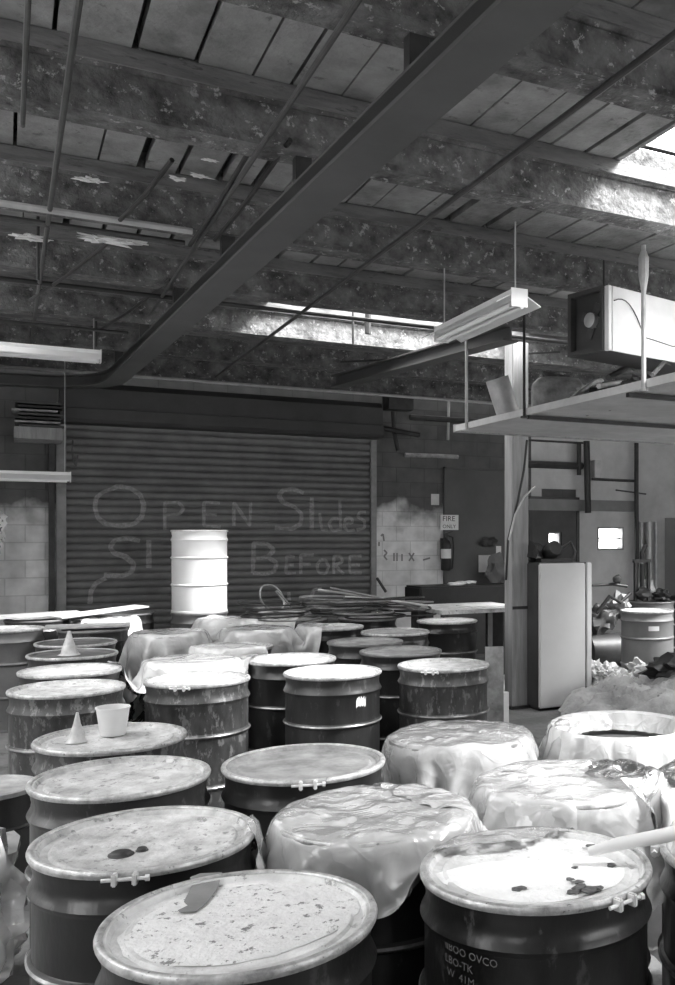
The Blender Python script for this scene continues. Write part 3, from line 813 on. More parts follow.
for k, (xc, zc, sx, sy, rz, m_, h, kw, lb) in enumerate([
    (-.40, 2.92, 1.26, 1.0, -.42, M_FILM, .025, dict(comp=.93), 'clear plastic sheet over the black drum between the two front drums'),
    (.02, 3.34, 1.45, 1.15, -.55, M_FILM, .026, dict(comp=.92, z0=1.04), 'pale plastic sheet over the drum behind the large front one'),
    (-.24, 4.02, 1.15, .98, -.7, M_FILM, .026, dict(), 'clear plastic sheet over the grey lidded drum right of centre'),
    (.76, 3.42, 1.6, 1.5, .3, M_FILMW, .032, dict(comp=.60, z0=1.16, amp=.03), 'crumpled milky plastic heaped at the right edge'),
    (-2.50, 6.62, 1.35, 1.5, -.5, M_FILMW, .034, dict(), 'milky plastic sheet over the drums behind the scuffed one with a clamp bolt'),
    (-3.10, 8.05, 1.15, 1.15, -.5, M_FILMD, .036, dict(), 'clear plastic sheet in vertical folds round the left rear drum'),
    (-2.44, 8.35, 1.35, 1.2, -.5, M_FILMD, .036, dict(z0=1.08), 'clear plastic sheet in vertical folds round the right rear drum'),
    (-3.35, 9.15, 2.5, 1.1, -.5, M_FILMW, .045, dict(z0=1.06, amp=.02), 'long pale plastic sheet in front of the white drum')]):
    x, y = cb(xc, zc); drape('plastic_sheet', lb, x, y, sx, sy, rz, m_, h=h, seed=k+2, **kw)
# liner folded over the open drum
x, y = cb(.366, 4.17)
mb = MB(); n = 96; prof = []
pr = None
for k, (r, z, wv) in enumerate([(.235, .815, .012), (.262, .86, .008), (.276, .886, .003), (.300, .894, .003), (.312, .882, .006), (.318, .83, .014), (.33, .76, .022), (.34, .68, .032), (.345, .62, .04)]):
    row = []
    for j in range(n):
        a = 2*PI*j/n; d = wv*(math.sin(a*13+k*.3)+.7*math.sin(a*29+1)+.5*math.sin(a*7+k*.5))*.6
        zz2 = z+(.05*math.sin(a*3+1)+.03*math.sin(a*8))*max(0, (k-5)/3)
        rr2 = max(r+d, .301 if k > 4 else 0); row.append(mb.bm.verts.new((x+rr2*math.cos(a), y+rr2*math.sin(a), zz2)))
    if pr:
        for j in range(n): mb.bm.faces.new((pr[j], pr[(j+1) % n], row[(j+1) % n], row[j]))
    pr = row
o = mb.build('plastic_liner', M_FILMW, smooth=True); tag(o, 'milky plastic liner folded over the rim of the open drum', 'plastic liner')
# bag on the floor, bottom left
p = cb(-2.2, 3.6)
mb = MB().blob((p[0], p[1], .27), .27, 3, .22, 4, 2.6, (1, 1.05, 1.15))
for v in mb.bm.verts: v.co.z = max(v.co.z, .008)
tag(mb.build('plastic_bag', M_FILMD, smooth=True), 'stuffed milky plastic bag on the floor at the lower left', 'bag')
p = cb(-2.62, 4.55)
e = empty('steel_pail', (p[0], p[1], 0), 'short dark pail with pale rim at the left edge behind the bag', 'pail')
MB().lathe([(0, .01), (.2, .01), (.2, .0), (.205, .0), (.205, .33), (.215, .34), (.205, .35), (.205, .5), (0, .5)], n=40).build('body', M_BLACK, e, True, True)
MB().lathe([(.207, .49), (.222, .495), (.222, .515), (.207, .52), (.190, .51), (0, .508)], n=40).build('lid', M_LIDG, e, True, True)

# ================================================================ MONORAIL
rail = empty('monorail', (1.2, 6, 3.3), 'long dark steel monorail beam sweeping under the ceiling and bending left', 'rail')
pa, pb_ = P(553, -10, z=3.32), P(113, 384, z=3.32)
dirv = (pb_-pa).normalized(); start = pa-dirv*4.0; pts = [start+dirv*t for t in np.linspace(0, (pb_-start).length-.3, 14)]
end = pts[-1]; c1 = end+dirv*.9; c2 = P(20, 386, z=3.32); c3 = Vector((-3.0, c2.y+.05, 3.32))
def bez(a, b, c, t): return a*(1-t)**2+b*2*t*(1-t)+c*t*t
pts += [bez(end, Vector((end.x-.05, c2.y, 3.32)), Vector((end.x-.9, c2.y, 3.32)), t) for t in np.linspace(.1, 1, 10)]
pts.append(c3)
prof = [(-.10, 0), (.10, 0), (.10, .018), (.012, .03), (.012, .11), (.06, .122), (.06, .135), (-.06, .135), (-.06, .122), (-.012, .11), (-.012, .03), (-.10, .018)]
mb = MB(); pr = None
for k, p in enumerate(pts):
    t = (pts[min(k+1, len(pts)-1)]-pts[max(k-1, 0)]); t.z = 0; t.normalize(); s = Vector((t.y, -t.x, 0))
    row = [mb.bm.verts.new(p+s*a+Vector((0, 0, b))) for a, b in prof]
    if pr:
        for j in range(12): mb.bm.faces.new((pr[j], pr[(j+1) % 12], row[(j+1) % 12], row[j]))
    pr = row
mb.build('rail_beam', M_RAIL, rail)
for i in (5, 6, 7, 8, 9, 10):
    y = BY[i]+.06
    t = (y-pa.y)/dirv.y; x = pa.x+dirv.x*t
    MB().bb((x-.04, y-.03, 3.45), (x+.04, y+.03, 3.605)).build('hanger_plate', M_IRON, rail)

# ================================================================ PIPES UNDER THE CEILING
def pipe(pts, r, m, label, name='ceiling_pipe', cat='pipe', grp=None, n=8):
    return tag(MB().tube(pts, r, n).build(name, m, smooth=True), label, cat, grp)
def along(u, v, z, y0, y1):
    p = P(u, v, z=z); return [(p.x, y0, z), (p.x, (y0+y1)/2, z), (p.x, y1, z)]
pipe(along(65, 100, 3.57, 1.0, 11.6), .014, M_PIPE, 'long thin pipe running away from the top left corner')
pipe(along(26, 44, 3.572, 1.0, 4.9), .011, M_PIPE, 'short thin pipe at the far top left, ending at the second beam')
pipe(along(298, 91, 3.57, 1.0, 8.6), .013, M_PIPE, 'thin pipe crossing the planks left of the monorail')
pipe(along(505, 161, 3.57, 1.0, 11.6), .015, M_PIPE, 'thin pipe running away on the right of the monorail')
pipe([(WX0+.1, 11.94, 3.555), (9, 11.94, 3.555)], .02, M_PIPEL, 'pale conduit running above the shutter hood')
pipe([(WX0+.1, 6.10, 3.57), (1.0, 6.10, 3.57)], .02, M_PIPEL, 'pale double pipe under the third beam, nearer one')
pipe([(WX0+.1, 6.38, 3.57), (1.0, 6.38, 3.57)], .02, M_PIPE, 'darker double pipe under the third beam, farther one')
pipe([(WX0+.1, 7.9, 3.572), (9, 7.9, 3.572)], .018, M_IRON, 'dark pipe crossing behind the fourth beam')
pipe([(WX0+.1, 8.6, 3.4), (.9, 8.6, 3.4)], .014, M_IRON, 'dark pipe hanging lower above the left strip light')
pipe([P(340, 362, Y=9.6), P(560, 352, Y=9.0)], .012, M_IRON, 'thin dark conduit crossing the lit beam')
for k, (u, v0, v1, Z, r) in enumerate([(353, 285, 345, 9.0, .012), (368, 314, 334, 9.0, .03), (38, 195, 280, 6.6, .01), (19, 280, 310, 8.2, .01), (96, 285, 347, 8.4, .01)]):
    pipe([P(u, v0, Z=Z), P(u, v1, Z=Z)], r, M_IRON, ['thin hanging rod in front of the lit beam', 'short dark hanger in front of the lit beam', 'hanging wire below the long left pipe', 'short hanging wire above the left strip light', 'wire holding the right end of the left strip light'][k], 'hanging_rod', 'rod')
for k, (u1, v1, u2, v2, Z1, Z2) in enumerate([(172, 160, 120, 220, 5.8, 6.4), (250, 150, 190, 245, 5.8, 7.), (290, 140, 215, 240, 5.6, 7.2), (112, 240, 30, 300, 7.2, 8.5), (170, 280, 100, 330, 8., 9.)]):
    a, b = P(u1, v1, z=3.62), P(u2, v2, z=3.56)
    pipe([a, a.lerp(b, .5)+Vector((0, 0, -.02)), b], .013, M_IRON, ['slanting brace rod between the second and third beams at the left', 'slanting brace rod left of the monorail', 'slanting brace rod tight beside the monorail', 'slanting brace rod among the dark beams at the left', 'slanting brace rod above the end of the left strip light'][k], 'brace_rod', 'rod')
# torn insulation scraps
for k, (u, v, w) in enumerate([(90, 180, .14), (105, 239, .3), (128, 241, .22), (178, 179, .1), (200, 176, .1), (210, 160, .08), (32, 238, .2)]):
    p = P(u, v, z=3.585); mb = MB().blob(p, w/3, k, .7, 3, 2.2, (1.2, .25, .25))
    tag(mb.build('torn_insulation', M_PAPER), 'white scrap of torn lining hanging from a dark beam at the left', 'scrap', 'torn scraps under the beams')
# far girder carried by the post
a, b = P(478, 350, z=3.38), P(337, 388, z=3.38); t = (b-a).normalized(); a = a-t*.5
mb = MB(); s = Vector((t.y, -t.x, 0)).normalized()
for z0, z1, hw in ((0, .015, .08), (.015, .12, .01), (.12, .135, .08)):
    vs = [p+s*q+Vector((0, 0, z)) for p in (a, b) for q in (-hw, hw) for z in (z0, z1)]
    r = bmesh.ops.create_cube(mb.bm, size=1)
    for v in r['verts']:
        i = (4 if v.co.x > 0 else 0)+(2 if v.co.y > 0 else 0)+(1 if v.co.z > 0 else 0); v.co = vs[i]
tag(mb.build('steel_girder', M_RAIL), 'dark steel girder crossing below the lit beam toward the shutter', 'girder')

# ================================================================ STRIP LIGHTS
def strip(a, b, label, drop, wing=.11, tubes=2, rods=True, ht=.07):
    a, b = Vector(a), Vector(b); L = (b-a).length; mid = (a+b)/2; rz = math.atan2((b-a).y, (b-a).x)
    e = empty('strip_light', (mid.x, mid.y, mid.z), label, 'light fixture', rz)
    MB().bb((-L/2, -.05, 0), (L/2, .05, ht), bev=.004).build('housing', M_FIX, e, local=True)
    pts = [(-wing, -.02), (-.05, .035), (.05, .035), (wing, -.02), (wing, -.014), (.05, .041), (-.05, .041), (-wing, -.014)]
    MB().poly([(-L/2, y, z-.002) for y, z in pts], (L, 0, 0)).build('reflector', M_FIX, e, local=True)
    for k in range(tubes):
        MB().tube([(-L/2+.03, (k-.5)*.07, -.022), (L/2-.03, (k-.5)*.07, -.022)], .016, 12).build('lamp_tube', M_FIX, e, True, True)
    for s in (-1, 1): MB().bb((s*(L/2+.004)-.004, -.055, -.035), (s*(L/2+.004)+.004, .055, ht+.005)).build('end_cap', M_FIX, e, local=True)
    if rods:
        for s in (-1, 1): MB().tube([(s*(L/2-.05), 0, ht), (s*(L/2-.05), 0, ht+drop)], .005, 6).build('hanger_rod', M_PIPEL, e, local=True)
    return e
a, b = P(519, 301, z=3.12), P(437, 337, z=3.12); b.x = a.x+.02
strip(a, b, 'white strip light hanging on a rod left of the white heater, no lamps lit', .42, wing=.15)
a = P(100, 359, z=3.25); strip((a.x-2.4, a.y, a.z), (a.x, a.y, a.z), 'white strip light at the left edge, the upper one under the dark beams', .29)
a = P(70, 479, z=2.31); strip((a.x-2.4, a.y, a.z), (a.x, a.y, a.z), 'white strip light at the left edge, the lower one before the block wall', 1.22)

# ================================================================ POST, HANGING SHELF, HEATER
pp = P(516.5, 707, z=0)
post = empty('timber_post', (pp.x, pp.y, 0), 'square grey timber post holding up the corner of the hanging shelf', 'post')
MB().bb((pp.x-.09, pp.y-.09, 0), (pp.x+.09, pp.y+.09, 3.62), bev=.008).build('shaft', M_WOOD, post)
MB().bb((pp.x-.12, pp.y-.12, 0), (pp.x+.12, pp.y+.12, .03)).build('base_plate', M_IRON, post)
MB().bb((pp.x-.095, pp.y-.1, .98), (pp.x+.095, pp.y-.091, 1.01)).build('strap', M_IRON, post)
c = [P(527, 440, Y=pp.y-.14), P(524, 470, Y=pp.y-.13), P(518, 500, Y=pp.y-.12), P(508, 540, Y=pp.y-.12), P(506, 580, Y=pp.y-.12)]
pipe(c, .012, M_RUB, 'black cable sagging across the timber post', 'cable', 'cable')
pipe([P(535, 487, Y=pp.y-.12), P(524, 497, Y=pp.y-.13), P(515, 515, Y=pp.y-.13), P(509, 540, Y=pp.y-.15)], .01, M_PIPEL, 'pale cable joining the black one on the timber post', 'cable', 'cable')

SX0, SZ = P(456, 431, z=2.68).x, 2.68
SY1 = P(456, 431, z=2.68).y
sh = empty('hanging_shelf', (SX0+1.3, 6, SZ), 'wide plywood platform hanging from rods at the right', 'shelf')
MB().bb((SX0+.03, 3.9, SZ), (SX0+1.1, SY1-.03, SZ+.02)).build('deck_panel', M_PLY, sh)
MB().bb((SX0+1.106, 3.9, SZ+.002), (SX0+2.5, SY1-.03, SZ+.022)).build('deck_panel', M_PLY, sh)
MB().bb((SX0-.02, 3.9, SZ-.005), (SX0+.03, SY1, SZ+.05)).build('edge_rail', M_PLY, sh)
MB().bb((SX0-.02, SY1-.03, SZ-.012), (SX0+2.5, SY1+.02, SZ+.06)).build('edge_rail', M_WOOD, sh)
for y, x1 in ((5.3, SX0+.9), (6.7, SX0+2.5)):
    MB().bb((SX0+(.0 if y > 6 else .0), y-.02, SZ-.035), (x1, y+.02, SZ-.006)).build('cross_bar', M_IRON, sh)
def edge_y(u):
    k = (u-PX)/F; return SX0/(k*CS+SN)*(-k*SN+CS)
for u, m_, r, top in ((648, M_PIPEL, .016, 3.6), (528, M_IRON, .012, 3.6), (470, M_PIPEL, .014, 3.6)):
    y = edge_y(u)
    o = MB().tube([(SX0-.035, y, SZ-.02), (SX0-.035, y, top)], r, 10)
    if u == 648: o.lathe([(.016, 3.3), (.034, 3.4), (.034, 3.52), (.02, 3.56)], (SX0-.035, y, 0), 10)
    o.lathe([(0, SZ-.03), (.03, SZ-.03), (.03, SZ-.015), (0, SZ-.015)], (SX0-.035, y, 0), 10)
    o.build('hanger_rod', m_, sh)
# load on the shelf
def onshelf(u, Y): return P(u, 400, Y=Y)
c = P(505, 384, Y=7.75)
mb = MB().lathe([(0, -.2), (.1, -.2), (.105, -.19), (.105, .19), (.1, .2), (.085, .19), (.085, -.15), (0, -.15)], n=28)
bmesh.ops.transform(mb.bm, matrix=Matrix.Translation((SX0+.22, 7.55, SZ+.235)) @ Matrix.Rotation(-.35, 4, 'Y'), verts=mb.bm.verts)
tag(mb.build('metal_canister', M_PIPEL, smooth=True), 'leaning grey metal canister at the far left end of the hanging shelf', 'canister')
x = SX0+.40
e = empty('old_motor', (x, 6.9, SZ+.02), 'lumpy grey electric motor lying on the hanging shelf', 'motor')
mb = MB().lathe([(0, -.22), (.1, -.22), (.15, -.17), (.165, -.1), (.165, .1), (.15, .17), (.09, .22), (0, .23)], n=28)
bmesh.ops.transform(mb.bm, matrix=Matrix.Translation((x, 6.9, SZ+.2)) @ Matrix.Rotation(PI/2, 4, 'Y') @ Matrix.Rotation(.4, 4, 'X'), verts=mb.bm.verts); mb.build('housing', M_LIDG, e, True)
MB().blob((x+.05, 7.0, SZ+.34), .14, 4, .4, 3, 2, (1.2, .8, .5)).build('terminal_box', M_PIPE, e, True)
MB().bb((x-.15, 6.78, SZ+.022), (x+.15, 7.02, SZ+.05)).build('foot', M_IRON, e)
random.seed(21)
for k in range(9):
    x = SX0+.25+random.uniform(0, .8); y = 5.4+k*.13
    a = Vector((x-.25, y-.2, SZ+.04+random.uniform(0, .1))); b = Vector((x+.3, y+.25, SZ+.15+random.uniform(0, .22)))
    pipe([a, a.lerp(b, .5)+Vector((random.uniform(-.1, .1), 0, .06)), b], random.uniform(.012, .028), random.choice((M_IRON, M_PIPE, M_PIPEL)), 'bent rod or pipe end in the tangle on the hanging shelf', 'scrap_pipe', 'pipe', 'tangle of scrap on the hanging shelf')
for k, (y, r) in enumerate(((6.45, .15), (6.2, .12), (5.75, .13))):
    mb = MB().blob((SX0+.45, y, SZ+.02+r*.7), r, k+5, .4, 3, 2.4, (1.2, 1, .7)); tag(mb.build('rag_bundle', (M_LIDG, M_IRON, M_PIPE)[k], smooth=True), ['grey crumpled bundle on the shelf beside the motor', 'black crumpled bundle in the middle of the hanging shelf', 'dark grey bundle on the shelf below the heater'][k], 'bundle')
mb = MB().lathe([(0, 0), (.055, 0), (.06, .01), (.06, .5), (.055, .51), (0, .51)], P(511, 380, Y=8.0), 20)
# heater
H0 = P(607.5, 350, Z=6.3); hz = math.atan2(.745*(-SN)+.667*CS, .745*CS+.667*SN)
ht = empty('unit_heater', (H0.x, H0.y, H0.z), 'white and black sheet metal heater hung above the shelf', 'heater', hz)
bx = lambda lo, hi, bev=0: MB().bb(lo, hi, bev)
bx((.03, .005, 0), (1.3, .36, .43), .004).build('casing', M_CAB, ht, local=True)
bx((.035, -.012, 0), (1.3, .004, .43), .003).build('side_panel', M_FIX, ht, local=True)
bx((-.0, -.012, -.0), (.03, .03, .43), .003).build('corner_flange', M_FIX, ht, local=True)
fr = MB().bb((-.02, .03, 0), (.03, .05, .43)).bb((-.02, .33, 0), (.03, .36, .43)).bb((-.02, .05, 0), (.03, .33, .03)).bb((-.02, .05, .40), (.03, .33, .43)); fr.build('fan_frame', M_CAB, ht, local=True)
fan = MB().lathe([(0, .06), (.05, .05), (.05, 0), (0, 0)], n=20)
bmesh.ops.transform(fan.bm, matrix=Matrix.Translation((.028, .15, .22)) @ Matrix.Rotation(-PI/2, 4, 'Y'), verts=fan.bm.verts); fan.build('fan_motor', M_PIPEL, ht, True, True)
fb = MB()
for k in range(4):
    a = k*PI/2+.4; fb.box((.02, .15+.075*math.cos(a), .22+.075*math.sin(a)), (.006, .09, .06), rx=a)
fb.build('fan_blades', M_PIPE, ht, local=True)
for x in (.15, 1.1):
    MB().tube([(x, .18, .43), (x, .18, CZ-H0.z-.25 if False else .66)], .008, 6).build('hanger_rod', M_IRON, ht, local=True)
shade_arc = [Vector((.04+.30*t, -.022, .33+.05*math.sin(t*3)-.21*t*t)) for t in np.linspace(0, 1, 9)]+[Vector((.42, -.03, .12)), Vector((.62, -.035, .10)), Vector((1.0, -.03, .16))]
MB().tube(shade_arc, .004, 6).build('cable', M_PIPE, ht, True, True)  # thin dark tube stands for the hose shadow across the white panel

# ================================================================ BACK WALL FITTINGS
def wallbox(name, u0, u1, v0, v1, d0, d1, m, label, cat, kind=None, grp=None):
    um = (u0+u1)/2; x0, x1 = PX_(u0), PX_(u1); z0, z1 = PZ_(um, v1), PZ_(um, v0)
    mb = MB().bb((x0, WY1-d1, z0), (x1, WY1-d0, z1), bev=min(.004, (x1-x0)*.2))
    if kind: o = mb.build(name, m); o['kind'] = kind; return o
    return tag(mb.build(name, m), label, cat, grp)
# panel door
d1 = bpy.data.objects.new('door_1', None); d1.matrix_basis = Matrix.Translation((PX_(474), WY1, 0)); COL.objects.link(d1); d1['kind'] = 'structure'
x0, x1 = PX_(445), PX_(503)
MB().bb((x0, WY1-.05, .0), (x1, WY1-.003, 2.64), bev=.004).build('door_leaf', M_PANEL, d1)
MB().tube([(x1-.1, WY1-.06, 1.05), (x1-.1, WY1-.1, 1.05), (x1-.2, WY1-.1, 1.05)], .012, 8).build('door_handle', M_PIPEL, d1)
MB().bb((x0-.03, WY1-.055, 0), (x0-.003, WY1-.003, 2.67)).bb((x0-.03, WY1-.055, 2.643), (x1+.03, WY1-.003, 2.67)).bb((x1+.003, WY1-.055, 0), (x1+.03, WY1-.003, 2.67)).build('door_frame', M_PANEL, d1)
x0, x1 = W2[0]-.28, W2[1]+.26
d2 = bpy.data.objects.new('door_2', None); d2.matrix_basis = Matrix.Translation(((x0+x1)/2, WY1, 0)); COL.objects.link(d2); d2['kind'] = 'structure'
mb = MB()
mb.bb((x0, WY1-.05, 0), (W2[0], WY1-.014, 2.22)).bb((W2[1], WY1-.05, 0), (x1, WY1-.014, 2.22)).bb((W2[0], WY1-.05, 0), (W2[1], WY1-.014, W2[2])).bb((W2[0], WY1-.05, W2[3]), (W2[1], WY1-.014, 2.22))
mb.build('door_leaf', M_CAB, d2)
MB().bb((x0-.06, WY1-.06, 0), (x0-.003, WY1-.014, 2.28)).bb((x1+.003, WY1-.06, 0), (x1+.05, WY1-.014, 2.28)).bb((x0-.003, WY1-.06, 2.225), (x1+.003, WY1-.014, 2.28)).build('door_frame', M_IRON, d2)
wallbox('wall_beam', 527, 636, 500, 511, .013, .07, M_BAND, 'broad grey timber band across the wall above the dark doorway', 'beam')
# pipe frame on the wall
fr = empty('pipe_frame', (PX_(560), WY1-.1, 2.4), 'black iron pipe and bracket frame fixed to the pale wall at the right', 'bracket')
def bar(u0, v0, u1, v1, th, d, name):
    a, b = P(u0, v0, Y=WY1-d), P(u1, v1, Y=WY1-d); MB().tube([a, b], th, 8).build(name, M_IRON, fr)
bar(527, 464, 582, 466, .055, .12, 'cross_beam'); bar(586.5, 441, 588, 513, .05, .2, 'upright'); bar(579, 443, 579, 475, .035, .15, 'upright')
bar(528, 440, 583, 443, .016, .1, 'top_bar'); bar(592, 479, 636, 481, .022, .1, 'conduit')
a = P(596, 469, Y=WY1-.2); MB().bb((a.x-.06, a.y-.06, a.z-.13), (a.x+.06, a.y+.06, a.z+.13), bev=.005).build('junction_box', M_PIPEL, fr)
pipe([P(621, 437, Y=WY1-.15), P(634, 437, Y=WY1-.15), P(636.5, 440, Y=WY1-.15), P(636.5, 500, Y=WY1-.15), P(637, 560, Y=WY1-.15), P(636, 572, Y=WY1-.2), P(636, 572, Y=WY1-.2)-Vector((0, 0, P(636, 572, Y=WY1-.2).z-.003))], .035, M_IRON, 'thick dark standpipe bending at the top, right of the small window', 'standpipe', n=12)
pipe([P(616, 490, Y=WY1-.06), P(646, 494, Y=WY1-.06)], .012, M_PIPE, 'short grey stub pipe beside the dark standpipe', 'conduit')
for k, (u, r, m_) in enumerate(((641.5, .03, M_PIPEL), (649, .055, M_PIPEL), (656, .03, M_PIPEL))):
    a = P(u, 522, Y=WY1-.12); pipe([a, (a.x, a.y, .003)], r, m_, ['slim pale pipe nearest the dark standpipe', 'widest pale pipe in the group by the locker', 'pale pipe touching the locker side'][k], 'standing_pipe', n=12, grp=None)
# locker
lk = empty('steel_locker', (PX_(690), WY1, 0), 'grey steel locker with a dark frame at the right edge', 'locker')
x0 = PX_(664)
MB().bb((x0, WY1-.45, .0), (x0+1.1, WY1-.02, 1.98)).build('carcass', M_LOCK, lk)
MB().bb((x0+.05, WY1-.475, .1), (x0+1.05, WY1-.452, 1.62), bev=.004).build('door', M_LOCK, lk)
MB().bb((x0+.05, WY1-.47, 1.66), (x0+1.05, WY1-.452, 1.93), bev=.004).build('vent_panel', M_LOCK, lk)
MB().bb((x0+.28, WY1-.52, 1.48), (x0+.50, WY1-.477, 1.62), bev=.01).build('latch', M_IRON, lk)
tag(MB().box((P(640, 596, Z=12.8).x+1.1, P(640, 596, Z=12.8).y-.3, .86), (1.4, .5, .05)).build('bench_top', M_IRON), 'dark bench top in front of the locker', 'bench')
x, y = P(640, 596, Z=12.8).x+1.1, P(640, 596, Z=12.8).y-.3
# fire sign and extinguisher
wl = .007
sx0, sx1 = PX_(438), PX_(456); sz0, sz1 = PZ_(447, 530), PZ_(447, 515)
sg = empty('fire_sign', ((sx0+sx1)/2, WY1-.06, sz0), 'small white sign with dark lettering above the extinguisher', 'sign')
MB().bb((sx0, WY1-.085, sz0), (sx1, WY1-.075, sz1)).build('board', M_PAPER, sg)
for t, z, s_ in (('FIRE', sz0+.125, .105), ('ONLY', sz0+.025, .075)):
    me = text_mesh(t, s_*1.25); mb = MB(); vs = [mb.bm.verts.new((sx0+.03+v.co.x*.82, WY1-.087, z+v.co.y*.8)) for v in me.vertices]
    for p_ in me.polygons:
        try: mb.bm.faces.new([vs[i] for i in p_.vertices])
        except ValueError: pass
    mb.build('lettering', M_INK, sg)
a = P(446, 553, Y=WY1-.14); a.z = PZ_(446, 570)
ex_ = empty('fire_extinguisher', (a.x, a.y, a.z), 'dark fire extinguisher with pale label hung below the small sign', 'fire extinguisher')
MB().lathe([(0, 0), (.06, 0), (.07, .015), (.07, .36), (.055, .41), (.025, .44), (.025, .47), (0, .47)], n=24).build('cylinder', M_RUB, ex_, True, True)
MB().lathe([(.0715, .17), (.0715, .30)], n=24).build('label_band', M_PAPER, ex_, True, True)
MB().box((0, 0, .49), (.05, .03, .04)).box((.04, 0, .53), (.12, .02, .015), ry=-.3).build('valve', M_IRON, ex_, local=True)
MB().tube([(.03, 0, .49), (.1, -.01, .46), (.115, -.01, .3), (.10, -.01, .1), (.09, -.01, .02)], .012, 8).build('hose', M_RUB, ex_, True, True)
MB().bb((-.03, .07, .15), (.03, .135, .45)).build('wall_bracket', M_IRON, ex_, local=True)
# papers on the door and a jacket
def sheet(u0, u1, v0, v1, d, label, m=M_PAPER):
    tag(MB().bb((PX_(u0), WY1-d-.003, PZ_((u0+u1)/2, v1)), (PX_(u1), WY1-d, PZ_((u0+u1)/2, v0))).build('paper_notice', m), label, 'notice')
sheet(477, 492, 555, 572, .051, 'square white notice low on the dark door'); sheet(494.5, 499.5, 546, 558, .051, 'small pale slip beside the square notice')
sheet(431, 439, 494, 505, .002, 'small pale square on the block wall above the sign', M_CARD)
j = P(497, 570, Y=WY1-.3)
mb = MB().blob((j.x, j.y, j.z), .19, 9, .25, 3, 2, (.8, .5, 1.2)).build('hanging_coat', M_GREYD, smooth=True); tag(mb, 'grey coat hanging against the dark door behind the post', 'coat')
mb = MB().blob((PX_(486), WY1-.09, PZ_(486, 542)), .1, 2, .3, 3, 2, (1.3, .35, .7)).build('cloth_cap', M_IRON, smooth=True); tag(mb, 'dark cap hanging on the dark door above the notice', 'cap')
# pipe work right of the shutter
pipe([P(378, 427, Y=12.1), P(419, 435, Y=12.2)], .035, M_IRON, 'short thick black pipe on the wall right of the shutter hood', 'wall_pipe')
pipe([P(392, 385, Y=12.25), P(394, 432, Y=12.25), P(398, 450, Y=12.3)], .03, M_IRON, 'dark downpipe right of the shutter hood', 'wall_pipe')
tag(MB().box(P(398, 403, Y=12.1), (.35, .25, .2)).build('junction_box', M_IRON), 'black box on the wall beside the shutter hood', 'box')
pipe([P(448, 440, Y=12.3), P(449, 395, Y=12.3)], .02, M_PIPEL, 'pale thin pipe rising to the ceiling left of the shelf corner', 'wall_pipe')
pipe([P(405, 455, Y=12.33), P(440, 456, Y=12.33), P(458, 457, Y=12.33)], .03, M_LIDG, 'grey horizontal pipe above the dark door', 'wall_pipe')
pipe([(P(410, 398, Y=12.28).x, 12.28, 3.33), (P(500, 398, Y=12.28).x, 12.28, 3.33)], .04, M_IRON, 'black horizontal pipe high on the wall between hood and shelf', 'wall_pipe')
# left: high rack with boards
a = P(14, 430, Y=11.9); b = P(62, 430, Y=11.9)
tag(MB().bb((a.x, 11.75, a.z-.1), (b.x, 12.35, a.z+.03), bev=.004).build('rack_beam', M_WOOD), 'pale heavy timber on the wall left of the shutter', 'timber')
for k in range(7):
    o = MB().box(((a.x+b.x)/2+random.uniform(-.03, .03), 12.05, a.z+.05+k*.042), ((b.x-a.x)*.95, .5, .022), rz=random.uniform(-.04, .04)).build('stacked_board', (M_PIPE, M_LIDG, M_IRON)[k % 3])
    tag(o, 'thin board in the dark stack on the timber left of the shutter', 'board', 'boards stacked left of the shutter')
tag(MB().bb((PX_(48.5), WY1-.1, 0), (PX_(54.5), WY1-.003, 3.0)).build('gap_shade', M_IRON), 'dark strip for the shaded channel left of the shutter guide', 'gap')  # dark box put in for the shade of the gap beside the guide
mb = MB(); a = P(2, 570, Y=11.9)
for k in range(14):
    mb.blob((a.x-.25+.2*random.random(), 11.9+random.uniform(-.1, .1), 1.0+k*.07), .1, k, .3, 2, 2)
tag(mb.build('hanging_cloth', mat('spotted_cloth', .75, .8, 0, .05, 8, dark=.05, thr=.56), smooth=True), 'white spotted cloth hanging at the left edge', 'cloth')
pipe([P(73, 440, Y=12.28), P(72, 450, Y=12.27), P(73.5, 462, Y=12.27), P(76, 466, Y=12.27), P(77.5, 455, Y=12.27)], .01, M_PIPE, 'small hanging chain loop by the top of the left shutter guide', 'pull_chain', 'chain')
pipe([P(377, 578, Y=12.3), P(386, 592, Y=12.2)], .02, M_PIPE, 'thin grey stick leaning on the wall right of the shutter', 'stick', 'stick')

# graffiti on the whitewashed blocks
mb = MB()
for st in [[(381, 536), (383, 534), (384, 541)], [(379, 542), (379, 546)], [(384, 550), (387, 553), (384, 556), (387, 560)], [(394, 553), (394, 561)], [(397, 553), (397, 561)], [(402, 554), (402, 561)], [(409, 553), (414, 561)], [(414, 553), (409, 561)], [(423, 560), (430, 558)]]:
    p3 = [P(u, v, Y=WY1-.003) for u, v in st]
    for a, b in zip(p3[:-1], p3[1:]):
        t = (b-a).normalized(); n_ = Vector((-t.z, 0, t.x))*.012
        mb.bm.faces.new([mb.bm.verts.new(q) for q in (a-n_, a+n_, b+n_, b-n_)])
tag(mb.build('wall_marks', M_BAND), 'dark hand-painted marks on the whitewashed blocks right of the shutter', 'marking')

